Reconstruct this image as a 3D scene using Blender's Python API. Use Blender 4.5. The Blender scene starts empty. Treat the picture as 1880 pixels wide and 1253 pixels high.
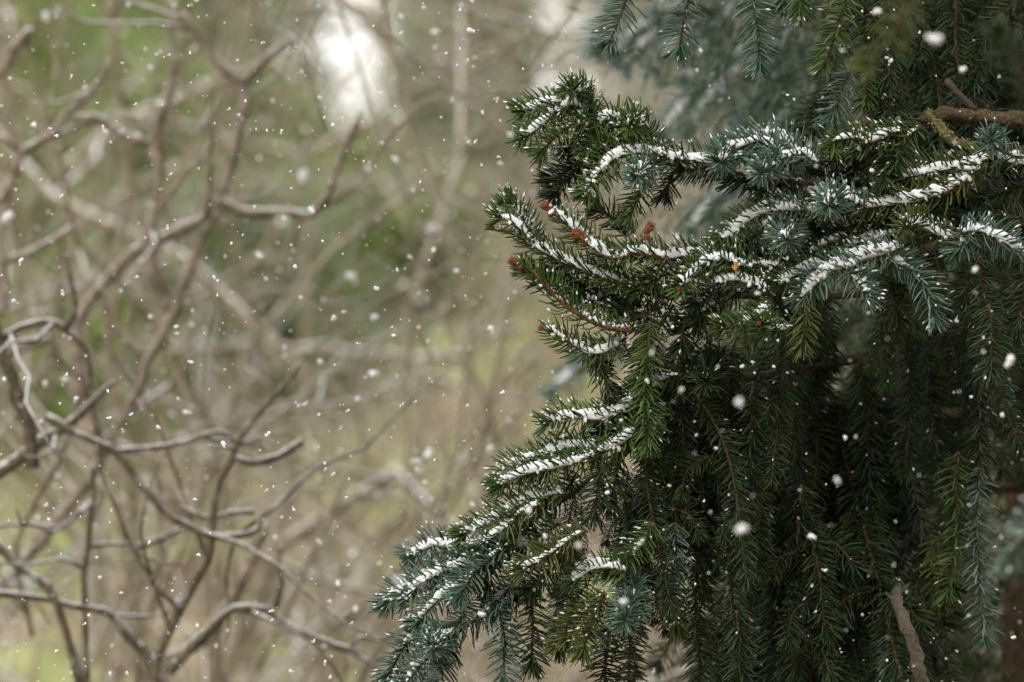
import bpy, math, random
import numpy as np

SC = bpy.context.scene
COL = SC.collection
R = math.radians
rng = np.random.default_rng(7)
random.seed(7)

# ------------------------------------------------------------------ camera, light, exposure
D = 5.0            # focus distance
K = 10000.0        # pixels of the 1880 px wide photograph per unit of x/y
CZ = 1.6
cam = bpy.data.cameras.new('camera'); camo = bpy.data.objects.new('camera', cam); COL.objects.link(camo)
camo.location = (0, 0, CZ); camo.rotation_euler = (R(90), 0, 0)
cam.sensor_width = 36.0; cam.lens = 36.0 * K / 1880.0
cam.clip_start = 0.1; cam.clip_end = 2000
cam.dof.use_dof = True; cam.dof.focus_distance = D; cam.dof.aperture_fstop = 4.7
SC.camera = camo

SUN_EL, SUN_AZ = 40, 208      # azimuth measured clockwise from +Y: behind the camera, to the left
world = bpy.data.worlds.new('World'); SC.world = world; world.use_nodes = True
wn = world.node_tree; wn.nodes.clear()
sky = wn.nodes.new('ShaderNodeTexSky'); sky.sky_type = 'NISHITA'; sky.sun_disc = False
sky.sun_elevation = R(SUN_EL); sky.sun_rotation = R(SUN_AZ); sky.dust_density = 4.0
hs = wn.nodes.new('ShaderNodeHueSaturation'); hs.inputs['Saturation'].default_value = 0.22
bg = wn.nodes.new('ShaderNodeBackground'); bg.inputs['Strength'].default_value = 0.13
wo = wn.nodes.new('ShaderNodeOutputWorld')
cl = wn.nodes.new('ShaderNodeMix'); cl.data_type = 'RGBA'; cl.inputs[0].default_value = 0.82    # even snow cloud over the sky
cl.inputs[7].default_value = (9.0, 8.8, 8.4, 1)
wn.links.new(sky.outputs[0], hs.inputs['Color']); wn.links.new(hs.outputs[0], cl.inputs[6]); wn.links.new(cl.outputs[2], bg.inputs[0]); wn.links.new(bg.outputs[0], wo.inputs[0])
sl = bpy.data.lights.new('sun', 'SUN'); sl.energy = 0.9; sl.angle = R(25); sl.color = (1.0, 0.93, 0.82)
so = bpy.data.objects.new('sun', sl); COL.objects.link(so); so.location = (-3, -4, 8)
so.rotation_euler = (R(90 - SUN_EL), 0, R(-SUN_AZ + 180))
SC.view_settings.view_transform = 'Standard'; SC.view_settings.look = 'None'
SC.view_settings.exposure = 0.85; SC.view_settings.gamma = 1.0; SC.view_settings.use_curve_mapping = False
SC.cycles.use_denoising = True
SC.cycles.max_bounces = 7; SC.cycles.diffuse_bounces = 4; SC.cycles.glossy_bounces = 2; SC.cycles.transmission_bounces = 3
SC.cycles.volume_bounces = 1; SC.cycles.caustics_reflective = False; SC.cycles.caustics_refractive = False

def P(px, py, d):
    return np.array([(px - 940.0) * d / K, d, CZ - (py - 626.5) * d / K])

# ------------------------------------------------------------------ materials
def mat(name):
    m = bpy.data.materials.new(name); m.use_nodes = True
    nt = m.node_tree; b = nt.nodes['Principled BSDF']
    return m, nt, b
def ramp(nt, stops, interp='LINEAR'):
    r = nt.nodes.new('ShaderNodeValToRGB'); cr = r.color_ramp; cr.interpolation = interp
    while len(cr.elements) < len(stops): cr.elements.new(0.5)
    for e, (p, c) in zip(cr.elements, stops): e.position = p; e.color = (*c, 1)
    return r
def noise(nt, scale, detail=4, rough=0.6, coord='Object'):
    tc = nt.nodes.new('ShaderNodeTexCoord'); n = nt.nodes.new('ShaderNodeTexNoise')
    n.inputs['Scale'].default_value = scale; n.inputs['Detail'].default_value = detail; n.inputs['Roughness'].default_value = rough
    nt.links.new(tc.outputs[coord], n.inputs['Vector']); return n
def bump(nt, b, src, strength, dist):
    bp = nt.nodes.new('ShaderNodeBump'); bp.inputs['Strength'].default_value = strength; bp.inputs['Distance'].default_value = dist
    nt.links.new(src, bp.inputs['Height']); nt.links.new(bp.outputs[0], b.inputs['Normal'])

def needle_mat(name, c0, c1, c2, rough=0.33):
    m, nt, b = mat(name)
    g = nt.nodes.new('ShaderNodeNewGeometry')
    r = ramp(nt, [(0.0, c0), (0.55, c1), (1.0, c2)])
    nt.links.new(g.outputs['Random Per Island'], r.inputs[0])
    nt.links.new(r.outputs[0], b.inputs['Base Color'])
    b.inputs['Roughness'].default_value = rough; b.inputs['Specular IOR Level'].default_value = 0.28
    t = nt.nodes.new('ShaderNodeBsdfTranslucent'); nt.links.new(r.outputs[0], t.inputs[0])
    mx = nt.nodes.new('ShaderNodeMixShader'); mx.inputs[0].default_value = 0.22
    out = nt.nodes['Material Output']
    nt.links.new(b.outputs[0], mx.inputs[1]); nt.links.new(t.outputs[0], mx.inputs[2]); nt.links.new(mx.outputs[0], out.inputs[0])
    return m
M = {}
M['g'] = needle_mat('needle_green', (0.030, 0.067, 0.014), (0.062, 0.120, 0.028), (0.152, 0.210, 0.052))
M['b'] = needle_mat('needle_blue_green', (0.044, 0.092, 0.063), (0.090, 0.165, 0.120), (0.21, 0.30, 0.235))
M['y'] = needle_mat('needle_olive', (0.045, 0.065, 0.018), (0.085, 0.115, 0.03), (0.16, 0.18, 0.045))
M['d'] = needle_mat('needle_shaded', (0.016, 0.033, 0.012), (0.030, 0.056, 0.021), (0.070, 0.106, 0.040))  # darker needle copy: shade inside the spruce put into the colour
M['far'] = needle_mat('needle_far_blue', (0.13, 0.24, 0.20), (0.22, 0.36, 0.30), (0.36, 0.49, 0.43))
M['shrub'] = needle_mat('evergreen_leaf', (0.10, 0.165, 0.03), (0.17, 0.25, 0.05), (0.28, 0.36, 0.10), 0.6)
M['shrub2'] = needle_mat('evergreen_leaf_cool', (0.08, 0.13, 0.05), (0.13, 0.19, 0.075), (0.22, 0.28, 0.13), 0.6)

m, nt, b = mat('snow'); M['snow'] = m
n = noise(nt, 900, 3); b.inputs['Base Color'].default_value = (0.78, 0.81, 0.83, 1); b.inputs['Roughness'].default_value = 0.75
bump(nt, b, n.outputs[0], 0.5, 0.0012)
m, nt, b = mat('snowflake'); M['flake'] = m
b.inputs['Base Color'].default_value = (0.92, 0.93, 0.95, 1); b.inputs['Roughness'].default_value = 0.7
t = nt.nodes.new('ShaderNodeBsdfTranslucent'); t.inputs[0].default_value = (0.92, 0.93, 0.95, 1)
mx = nt.nodes.new('ShaderNodeMixShader'); mx.inputs[0].default_value = 0.4
nt.links.new(b.outputs[0], mx.inputs[1]); nt.links.new(t.outputs[0], mx.inputs[2]); nt.links.new(mx.outputs[0], nt.nodes['Material Output'].inputs[0])

def bark_mat(name, stops, scale=60, snow=0.0, bstr=0.6, bdist=0.004, rough=0.85):
    m, nt, b = mat(name)
    n = noise(nt, scale, 6, 0.65); r = ramp(nt, stops)
    nt.links.new(n.outputs[0], r.inputs[0]); col = r.outputs[0]
    if snow:
        g = nt.nodes.new('ShaderNodeNewGeometry'); s = nt.nodes.new('ShaderNodeSeparateXYZ')
        nt.links.new(g.outputs['Normal'], s.inputs[0])
        n2 = noise(nt, scale * 1.7, 4); ad = nt.nodes.new('ShaderNodeMath'); ad.operation = 'MULTIPLY_ADD'
        nt.links.new(n2.outputs[0], ad.inputs[0]); ad.inputs[1].default_value = 0.9
        nt.links.new(s.outputs['Z'], ad.inputs[2])
        mr = nt.nodes.new('ShaderNodeMapRange'); mr.inputs['From Min'].default_value = 0.95; mr.inputs['From Max'].default_value = 1.3
        mr.inputs['To Max'].default_value = snow
        nt.links.new(ad.outputs[0], mr.inputs['Value'])
        mix = nt.nodes.new('ShaderNodeMix'); mix.data_type = 'RGBA'
        nt.links.new(mr.outputs[0], mix.inputs[0]); nt.links.new(col, mix.inputs[6]); mix.inputs[7].default_value = (0.8, 0.8, 0.82, 1)
        col = mix.outputs[2]
    nt.links.new(col, b.inputs['Base Color']); b.inputs['Roughness'].default_value = rough
    bump(nt, b, n.outputs[0], bstr, bdist); return m
M['twig'] = bark_mat('spruce_twig_bark', [(0.3, (0.04, 0.02, 0.010)), (0.55, (0.085, 0.042, 0.022)), (0.75, (0.16, 0.085, 0.045))], 400, 0, 0.8, 0.001)
M['twig2'] = bark_mat('young_twig_bark', [(0.3, (0.06, 0.028, 0.012)), (0.55, (0.125, 0.062, 0.028)), (0.75, (0.21, 0.12, 0.06))], 400, 0, 0.8, 0.001)
M['bud'] = bark_mat('bud_scales', [(0.3, (0.11, 0.04, 0.016)), (0.55, (0.23, 0.095, 0.038)), (0.75, (0.36, 0.19, 0.09))], 600, 0, 0.6, 0.0008)
M['bough'] = bark_mat('spruce_bough_bark', [(0.3, (0.03, 0.022, 0.014)), (0.55, (0.07, 0.046, 0.026)), (0.75, (0.14, 0.095, 0.05))], 160, 0, 1.0, 0.004)
M['bough2'] = bark_mat('old_bough_bark', [(0.32, (0.022, 0.014, 0.007)), (0.5, (0.07, 0.043, 0.018)), (0.7, (0.16, 0.115, 0.05))], 220, 0, 1.0, 0.004)
M['moss'] = bark_mat('mossy_bark', [(0.32, (0.04, 0.032, 0.010)), (0.5, (0.13, 0.11, 0.03)), (0.7, (0.27, 0.26, 0.12))], 260, 0, 1.0, 0.004)
M['stem'] = bark_mat('dead_stem_bark', [(0.3, (0.035, 0.028, 0.018)), (0.55, (0.09, 0.07, 0.045)), (0.75, (0.17, 0.14, 0.10))], 200, 0, 1.0, 0.004)
M['moss2'] = needle_mat('lichen_tufts', (0.10, 0.09, 0.02), (0.22, 0.21, 0.06), (0.40, 0.40, 0.22), 0.9)
M['trunk'] = bark_mat('spruce_trunk_bark', [(0.3, (0.05, 0.022, 0.014)), (0.55, (0.14, 0.065, 0.04)), (0.75, (0.24, 0.14, 0.09))], 40, 0, 1.0, 0.015)
M['bare'] = bark_mat('bare_bark_near', [(0.3, (0.035, 0.028, 0.014)), (0.5, (0.095, 0.075, 0.045)), (0.72, (0.24, 0.20, 0.15))], 70, 0.9, 1.0, .006)
M['bare2'] = bark_mat('bare_bark_pinkish', [(0.3, (0.08, 0.062, 0.042)), (0.5, (0.21, 0.165, 0.125)), (0.72, (0.42, 0.355, 0.30))], 60, 0.9, 1.0, .006)
M['bare3'] = bark_mat('bare_bark_far', [(0.3, (0.12, 0.10, 0.058)), (0.52, (0.25, 0.21, 0.14)), (0.75, (0.42, 0.36, 0.27))], 40, 0.8)

m, nt, b = mat('woodland_floor'); M['ground'] = m
n1 = noise(nt, 1.9, 5, 0.6); n2 = noise(nt, 4.0, 6, 0.75); n3 = noise(nt, 1.7, 4, 0.6)
r1 = ramp(nt, [(0.34, (0.20, 0.14, 0.085)), (0.45, (0.42, 0.33, 0.22)), (0.51, (0.34, 0.38, 0.13)), (0.72, (0.25, 0.31, 0.09))])
tcg = nt.nodes.new('ShaderNodeTexCoord'); sx = nt.nodes.new('ShaderNodeSeparateXYZ'); nt.links.new(tcg.outputs['Object'], sx.inputs[0])
mg = nt.nodes.new('ShaderNodeMapRange'); mg.inputs['From Min'].default_value = 0.6; mg.inputs['From Max'].default_value = -1.2
mg.inputs['To Min'].default_value = -0.04; mg.inputs['To Max'].default_value = 0.09; nt.links.new(sx.outputs['X'], mg.inputs['Value'])
ag = nt.nodes.new('ShaderNodeMath'); ag.operation = 'ADD'; nt.links.new(n1.outputs[0], ag.inputs[0]); nt.links.new(mg.outputs[0], ag.inputs[1])
mh = nt.nodes.new('ShaderNodeMapRange'); mh.inputs['From Min'].default_value = 11.0; mh.inputs['From Max'].default_value = 17.5     # moss higher up the slope
mh.inputs['To Min'].default_value = -0.15; mh.inputs['To Max'].default_value = 0.03; nt.links.new(sx.outputs['Y'], mh.inputs['Value'])
ah = nt.nodes.new('ShaderNodeMath'); ah.operation = 'ADD'; nt.links.new(ag.outputs[0], ah.inputs[0]); nt.links.new(mh.outputs[0], ah.inputs[1])
nt.links.new(ah.outputs[0], r1.inputs[0])
r2 = ramp(nt, [(0.36, (0.28, 0.25, 0.23)), (0.6, (1.0, 1.0, 1.0))])
nt.links.new(n2.outputs[0], r2.inputs[0])
mu = nt.nodes.new('ShaderNodeMix'); mu.data_type = 'RGBA'; mu.blend_type = 'MULTIPLY'; mu.inputs[0].default_value = 1
nt.links.new(r1.outputs[0], mu.inputs[6]); nt.links.new(r2.outputs[0], mu.inputs[7])
r3 = ramp(nt, [(0.64, (0, 0, 0)), (0.74, (.8, .8, .8))]); nt.links.new(n3.outputs[0], r3.inputs[0])
sm = nt.nodes.new('ShaderNodeMix'); sm.data_type = 'RGBA'
nt.links.new(r3.outputs[0], sm.inputs[0]); nt.links.new(mu.outputs[2], sm.inputs[6]); sm.inputs[7].default_value = (0.72, 0.72, 0.72, 1)
nt.links.new(sm.outputs[2], b.inputs['Base Color']); b.inputs['Roughness'].default_value = 0.95
bump(nt, b, n2.outputs[0], 0.8, 0.05)
M['straw'] = needle_mat('dead_stalks', (0.20, 0.165, 0.09), (0.34, 0.29, 0.17), (0.52, 0.455, 0.32), 0.8)
m, nt, b = mat('yellow_leaf'); M['leaf'] = m
b.inputs['Base Color'].default_value = (0.45, 0.25, 0.03, 1); b.inputs['Roughness'].default_value = 0.6

# ------------------------------------------------------------------ mesh helpers
class MB:
    def __init__(s): s.V = []; s.Q = []; s.T = []; s.n = 0
    def add(s, V, Q=None, T=None):
        V = np.asarray(V, dtype=np.float32)
        if Q is not None and len(Q): s.Q.append(np.asarray(Q, dtype=np.int32) + s.n)
        if T is not None and len(T): s.T.append(np.asarray(T, dtype=np.int32) + s.n)
        s.V.append(V); s.n += len(V)
    def mesh(s, name, material, smooth=True, origin=None):
        me = bpy.data.meshes.new(name)
        V = np.concatenate(s.V)
        if origin is not None: V = V - np.asarray(origin, dtype=np.float32)
        Q = np.concatenate(s.Q) if s.Q else np.zeros((0, 4), np.int32)
        T = np.concatenate(s.T) if s.T else np.zeros((0, 3), np.int32)
        me.vertices.add(len(V)); me.vertices.foreach_set('co', V.ravel())
        nl = Q.size + T.size; me.loops.add(nl)
        me.loops.foreach_set('vertex_index', np.concatenate([Q.ravel(), T.ravel()]).astype(np.int32))
        me.polygons.add(len(Q) + len(T))
        st = np.concatenate([np.arange(len(Q)) * 4, Q.size + np.arange(len(T)) * 3]).astype(np.int32)
        me.polygons.foreach_set('loop_start', st)
        me.polygons.foreach_set('use_smooth', np.full(len(Q) + len(T), smooth, dtype=bool))
        me.materials.append(material); me.update(calc_edges=True); me.validate()
        return me
def link(name, me, parent=None, loc=None):
    o = bpy.data.objects.new(name, me); COL.objects.link(o)
    if loc is not None: o.location = loc
    if parent is not None: o.parent = parent
    return o
def empty(name, loc):
    o = bpy.data.objects.new(name, None); COL.objects.link(o); o.location = loc; o.empty_display_size = 0.1; return o
def tag(o, label=None, cat=None, group=None, kind=None):
    if label: o['label'] = label
    if cat: o['category'] = cat
    if group: o['group'] = group
    if kind: o['kind'] = kind
    return o
def nrm(v):
    return v / np.maximum(np.linalg.norm(v, axis=-1, keepdims=True), 1e-9)
def spline(pts, step, kink=0.0):
    p = np.asarray(pts, float)
    if len(p) == 2: p = np.array([p[0], (p[0] + p[1]) / 2, p[1]])
    q = np.vstack([2 * p[0] - p[1], p, 2 * p[-1] - p[-2]])
    out = []
    for i in range(1, len(q) - 2):
        a, b_, c, d = q[i - 1], q[i], q[i + 1], q[i + 2]
        t = np.linspace(0, 1, 24, endpoint=False)[:, None]
        cv = (0.5 * ((2 * b_) + (-a + c) * t + (2 * a - 5 * b_ + 4 * c - d) * t ** 2 + (-a + 3 * b_ - 3 * c + d) * t ** 3))
        out.append(cv * (1 - kink) + (b_ + (c - b_) * t) * kink)
    out = np.vstack(out + [q[-2][None]])
    L = np.concatenate([[0], np.cumsum(np.linalg.norm(np.diff(out[:, :3], axis=0), axis=1))])
    n = max(3, int(L[-1] / step) + 1)
    s = np.linspace(0, L[-1], n)
    return np.stack([np.interp(s, L, out[:, k]) for k in range(out.shape[1])], 1), s
def frames(p):
    T = nrm(np.gradient(p, axis=0))
    ref = np.array([0.0, -0.25, 1.0]); ref = ref / np.linalg.norm(ref)
    U = ref[None] - (T @ ref)[:, None] * T
    bad = np.linalg.norm(U, axis=1) < 0.25
    if bad.any():
        r2 = np.array([0, -1.0, 0]); U2 = r2[None] - (T @ r2)[:, None] * T
        U = np.where(bad[:, None], U2, U)
    U = nrm(U)
    for i in range(1, len(U)):
        U[i] = 0.7 * U[i - 1] + 0.3 * U[i]; U[i] -= T[i] * (U[i] @ T[i])
        U[i] /= max(np.linalg.norm(U[i]), 1e-9)
    return T, U, np.cross(T, U)
def vnoise(x, seed):
    tb = np.random.default_rng(seed).random(512); i = np.floor(x).astype(int); f = x - i; f = f * f * (3 - 2 * f)
    return tb[i % 512] * (1 - f) + tb[(i + 1) % 512] * f
def tube(mb, p, r, sides=6, rough=0.0, cap=True):
    n = len(p); T, U, W = frames(p)
    r = np.broadcast_to(np.asarray(r, float), (n,))
    a = np.arange(sides) * 2 * math.pi / sides
    rr = r[:, None] * (1 + rough * (rng.random((n, sides)) - 0.5))
    V = p[:, None] + (np.cos(a)[None, :, None] * U[:, None] + np.sin(a)[None, :, None] * W[:, None]) * rr[:, :, None]
    V = V.reshape(-1, 3)
    i = np.arange(n - 1)[:, None] * sides; j = np.arange(sides)[None]; k = (j + 1) % sides
    Q = np.stack([i + j, i + k, i + sides + k, i + sides + j], -1).reshape(-1, 4)
    Tt = []
    if cap:
        V = np.vstack([V, p[:1], p[-1:] + T[-1:] * r[-1] * 0.6])
        c0, c1 = n * sides, n * sides + 1
        for s in range(sides):
            Tt.append((c0, (s + 1) % sides, s)); Tt.append((c1, (n - 1) * sides + s, (n - 1) * sides + (s + 1) % sides))
    mb.add(V, Q, Tt)
def needles(mb, p, s, dens=1650, length=0.0235, ang=72, brush=0.10, rad=0.00080, start=0.0, tip=True, droop=0.0, side=0.0):
    """spruce needles all round a shoot: three sided, bent at the middle, pointed"""
    T, U, W = frames(p); L = s[-1]
    N = int(dens * (L - start));
    if N < 3: return None
    t = start + (np.arange(N) + rng.random(N)) / N * (L - start)
    if tip:
        t = np.concatenate([t, L - rng.random(26) * 0.006]); N = len(t)
    def at(A): return np.stack([np.interp(t, s, A[:, k]) for k in range(3)], 1)
    c, tt, uu, ww = at(p), nrm(at(T)), nrm(at(U)), nrm(at(W))
    phi = np.arange(N) * 2.39996 + rng.normal(0, 0.35, N); phi = (phi + math.pi) % (2 * math.pi) - math.pi
    phi = phi - .22 * np.sin(phi)        # a little denser on the upper side
    near = np.clip((L - t) / 0.022, 0, 1)
    al = np.radians((30 + (ang - 30) * np.sqrt(near)) + rng.normal(0, 7, N))
    rad_dir = np.cos(phi)[:, None] * uu + np.sin(phi)[:, None] * ww
    d0 = np.cos(al)[:, None] * tt + np.sin(al)[:, None] * rad_dir
    d0[:, 2] += brush - droop; d0 = nrm(d0 + rng.normal(0, 0.06, (N, 3)))
    d1 = nrm(d0 + 0.27 * tt + np.array([0, 0, brush * 0.8 - droop * 1.5]) + rng.normal(0, 0.08, (N, 3)))
    base_t = np.clip((t - start) / 0.03, 0.0, 1)
    ln = length * (0.72 + 0.42 * rng.random(N)) * (0.75 + 0.25 * base_t) * (0.72 + 0.28 * near)
    r = rad * (0.8 + 0.4 * rng.random(N))
    a0 = c + rad_dir * 0.0012
    a1 = a0 + d0 * (ln * 0.52)[:, None]; a2 = a1 + d1 * (ln * 0.5)[:, None]
    x = nrm(np.cross(d0, tt + 0.01)); y = np.cross(d0, x)
    ring = []
    for ctr, sc in ((a0, 0.8), (a1, 1.0), (a1 + (a2 - a1) * 0.8, 0.72)):
        for k in range(3):
            an = k * 2.0944
            ring.append(ctr + (math.cos(an) * x + math.sin(an) * y) * (r * sc)[:, None])
    V = np.stack(ring + [a2], 1).reshape(-1, 3)
    o = np.arange(N)[:, None, None] * 10
    Q = (o + np.array([[0, 1, 4, 3], [1, 2, 5, 4], [2, 0, 3, 5], [3, 4, 7, 6], [4, 5, 8, 7], [5, 3, 6, 8]])).reshape(-1, 4)
    Tr = (o + np.array([[6, 7, 9], [7, 8, 9], [8, 6, 9]])).reshape(-1, 3)
    mb.add(V, Q, Tr)
    return a0, a1, a2, rad_dir
OCT_V = np.array([[1, 0, 0], [-1, 0, 0], [0, 1, 0], [0, -1, 0], [0, 0, 1], [0, 0, -1]], float)
OCT_T = np.array([[0, 2, 4], [2, 1, 4], [1, 3, 4], [3, 0, 4], [2, 0, 5], [1, 2, 5], [3, 1, 5], [0, 3, 5]])
def snow_bits(mb, c, ax, l, r):
    N = len(c)
    if not N: return
    x = nrm(np.cross(ax, np.array([0.1, 0.2, 1.0]))); y = np.cross(ax, x)
    V = c[:, None] + OCT_V[None, :, 0, None] * (ax * l[:, None])[:, None] + OCT_V[None, :, 1, None] * (x * r[:, None])[:, None] + OCT_V[None, :, 2, None] * (y * r[:, None])[:, None]
    T = (np.arange(N)[:, None, None] * 6 + OCT_T).reshape(-1, 3)
    mb.add(V.reshape(-1, 3), None, T)
def _ico42():
    ph = (1 + 5 ** .5) / 2
    v = nrm(np.array([[-1, ph, 0], [1, ph, 0], [-1, -ph, 0], [1, -ph, 0], [0, -1, ph], [0, 1, ph], [0, -1, -ph], [0, 1, -ph], [ph, 0, -1], [ph, 0, 1], [-ph, 0, -1], [-ph, 0, 1]], float)).tolist()
    F = [(0, 11, 5), (0, 5, 1), (0, 1, 7), (0, 7, 10), (0, 10, 11), (1, 5, 9), (5, 11, 4), (11, 10, 2), (10, 7, 6), (7, 1, 8), (3, 9, 4), (3, 4, 2), (3, 2, 6), (3, 6, 8), (3, 8, 9), (4, 9, 5), (2, 4, 11), (6, 2, 10), (8, 6, 7), (9, 8, 1)]
    mid = {}; out = []
    def m_(a, b):
        k = (min(a, b), max(a, b))
        if k not in mid:
            p = np.array(v[a]) + np.array(v[b]); v.append((p / np.linalg.norm(p)).tolist()); mid[k] = len(v) - 1
        return mid[k]
    for a, b, c in F:
        x, y, z = m_(a, b), m_(b, c), m_(c, a); out += [(a, x, z), (b, y, x), (c, z, y), (x, y, z)]
    return np.array(v), np.array(out), np.array(F)
ICO_V, ICO_T, ICO_F = _ico42()
def snow_ridge(mb, p, s, amount, size=1.0):
    """snow caught among the upper needles: irregular clumps sunk between the needle rows, thinning out to both sides"""
    T, U, W = frames(p); seed = int(rng.integers(1e6)); L = s[-1]
    N = int(L / .0019);
    if N < 2: return
    t = (np.arange(N) + rng.random(N)) / N * L
    def at(A): return np.stack([np.interp(t, s, A[:, k]) for k in range(3)], 1)
    c, tt, uu = at(p), nrm(at(T)), nrm(at(U))
    up = nrm(uu + np.array([0, 0, .5])); up = nrm(up - (up * tt).sum(1)[:, None] * tt); sd = np.cross(tt, up)
    hor = np.sqrt(np.maximum(0, 1 - tt[:, 2] ** 2))
    cov = amount * 1.14 - .70 * vnoise(t * 48 + 3, seed) - .32 * vnoise(t * 150, seed + 1) + np.clip(hor * 1.5 - 1.1, -1, .1)
    cov *= np.clip((L - t) / .010 + .35, 0, 1) * np.clip(t / .01 + .3, 0, 1)
    keep = cov > .13; c, tt, up, sd, t, cov = c[keep], tt[keep], up[keep], sd[keep], t[keep], cov[keep]; N = len(c)
    if N < 1: return
    k = np.clip(cov * 1.7, .42, 1.0) * size
    az = np.clip(rng.normal(0, .72, N), -1.2, 1.2)
    rd = np.cos(az)[:, None] * up + np.sin(az)[:, None] * sd; lat = np.cross(tt, rd)
    ax = nrm(rd + tt * (.2 + rng.normal(0, .35, N))[:, None] + lat * rng.normal(0, .35, N)[:, None])
    hl = .0042 * k * (.5 + .9 * rng.random(N)) * (1 - .3 * np.abs(az)); lw = .0036 * k * (.55 + .8 * rng.random(N)); th = .0019 * k * (.6 + .9 * rng.random(N))
    hl, lw, th = hl * .8, lw * .85, th * .9
    ctr = c + ax * (.0016 + hl * (.75 + .25 * rng.random(N)))[:, None]
    V0 = ICO_V[None] * (.78 + .44 * rng.random((N, 42)))[:, :, None]
    V = ctr[:, None] + V0[:, :, 0:1] * (lat * lw[:, None])[:, None] + V0[:, :, 1:2] * (ax * hl[:, None])[:, None] + V0[:, :, 2:3] * (np.cross(lat, ax) * th[:, None])[:, None]
    mb.add(V.reshape(-1, 3), None, (np.arange(N)[:, None, None] * 42 + ICO_T).reshape(-1, 3))
    pk = rng.random(N) < .40                     # crumbs resting further out on the needles
    c2 = c[pk] + rd[pk] * rng.uniform(.007, .014, pk.sum())[:, None] + tt[pk] * rng.normal(.003, .003, pk.sum())[:, None]; n2 = len(c2)
    if n2:
        r2 = (.0004 + .0007 * rng.random(n2)) * size
        V2 = c2[:, None] + ICO_V[None, :12] * (.7 + .6 * rng.random((n2, 12)))[:, :, None] * r2[:, None, None]
        mb.add(V2.reshape(-1, 3), None, (np.arange(n2)[:, None, None] * 12 + ICO_F).reshape(-1, 3))
def snow_base(mb, p, s, amount, size=1.0):
    """low soft bed of snow along the top of the shoot; the needles stand through it"""
    T, U, W = frames(p); n = len(p); seed = int(rng.integers(1e6)); hor = np.sqrt(np.maximum(0, 1 - T[:, 2] ** 2))
    up = nrm(np.array([0, 0, .5]) + U); up = nrm(up - (up * T).sum(1)[:, None] * T); side = np.cross(T, up)
    cov = amount * 1.0 - .62 * vnoise(s * 42 + 7, seed) - .32 * vnoise(s * 160, seed + 5) + np.clip(hor * 1.4 - 1.05, -1, .1)
    cov *= np.clip((s[-1] - s) / .012 + .2, 0, 1) * np.clip(s / .01 + .2, 0, 1)
    k = 10; a = np.arange(k) * 2 * math.pi / k; i = 0
    while i < n:
        if cov[i] < .14: i += 1; continue
        j = i
        while j + 1 < n and cov[j + 1] >= .14: j += 1
        if j - i >= 2:
            q = np.arange(i, j + 1); m = len(q); e = np.sin(np.linspace(0.08, math.pi - .08, m)) ** .5; c = np.clip(cov[q] * 1.7, .4, 1) * size * e
            rg = np.stack([.72 + .5 * vnoise(s[q] * 190 + 31 * x, seed + 10 + x) for x in range(k)], 1)
            sn = np.where(np.sin(a) > 0, np.sin(a), np.sin(a) * .35)
            C = p[q] + up[q] * .0015
            V = C[:, None] + side[q][:, None] * (np.cos(a)[None] * (.0039 * c)[:, None] * rg)[:, :, None] + up[q][:, None] * (sn[None] * (.0070 * c)[:, None] * rg)[:, :, None]
            V = np.vstack([V.reshape(-1, 3), C[:1], C[-1:]]); ii = np.arange(m - 1)[:, None] * k; jj = np.arange(k)[None]; kk = (jj + 1) % k
            mb.add(V, np.stack([ii + jj, ii + kk, ii + k + kk, ii + k + jj], -1).reshape(-1, 4),
                   [(m * k, (x + 1) % k, x) for x in range(k)] + [(m * k + 1, (m - 1) * k + x, (m - 1) * k + (x + 1) % k) for x in range(k)])
        i = j + 1
def bud_shape(mb, c, d, size):
    """pointed bud wrapped in overlapping papery scales"""
    d = d / np.linalg.norm(d); x = np.cross(d, [0.3, 0.2, 0.9]); x /= np.linalg.norm(x); y = np.cross(d, x)
    prof = [(0, .30), (.25, .5), (.55, .45), (.85, .22), (1.0, .03)]
    p = np.array([c + d * size * t for t, _ in prof]); tube(mb, p, np.array([q * size * .8 for _, q in prof]), 7, 0.25)
    for lev, (t, q) in enumerate(((.0, .42), (.25, .55), (.5, .45))):
        for k in range(6):
            a = k * 1.047 + lev * .5 + random.random() * .3
            o = math.cos(a) * x + math.sin(a) * y; sd = np.cross(d, o)
            b0 = c + d * size * t + o * size * q * .62
            mb.add([b0 - sd * size * .2, b0 + sd * size * .2, b0 + o * size * .22 + d * size * .3, b0 + o * size * (.16 + .2 * random.random()) + d * size * (.5 + .2 * random.random())],
                   None, [(0, 1, 2), (0, 2, 3), (2, 1, 3)])

def fuzz(mb, c, a, L, Wd):
    n = len(c); b_ = nrm(np.cross(a, rng.normal(0, 1, (n, 3)))); L = (L * (.7 + .6 * rng.random(n)))[:, None]
    mb.add(np.stack([c - a * L * .5, c + b_ * Wd, c + a * L * .5, c - b_ * Wd], 1).reshape(-1, 3), np.arange(n * 4).reshape(-1, 4))

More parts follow.
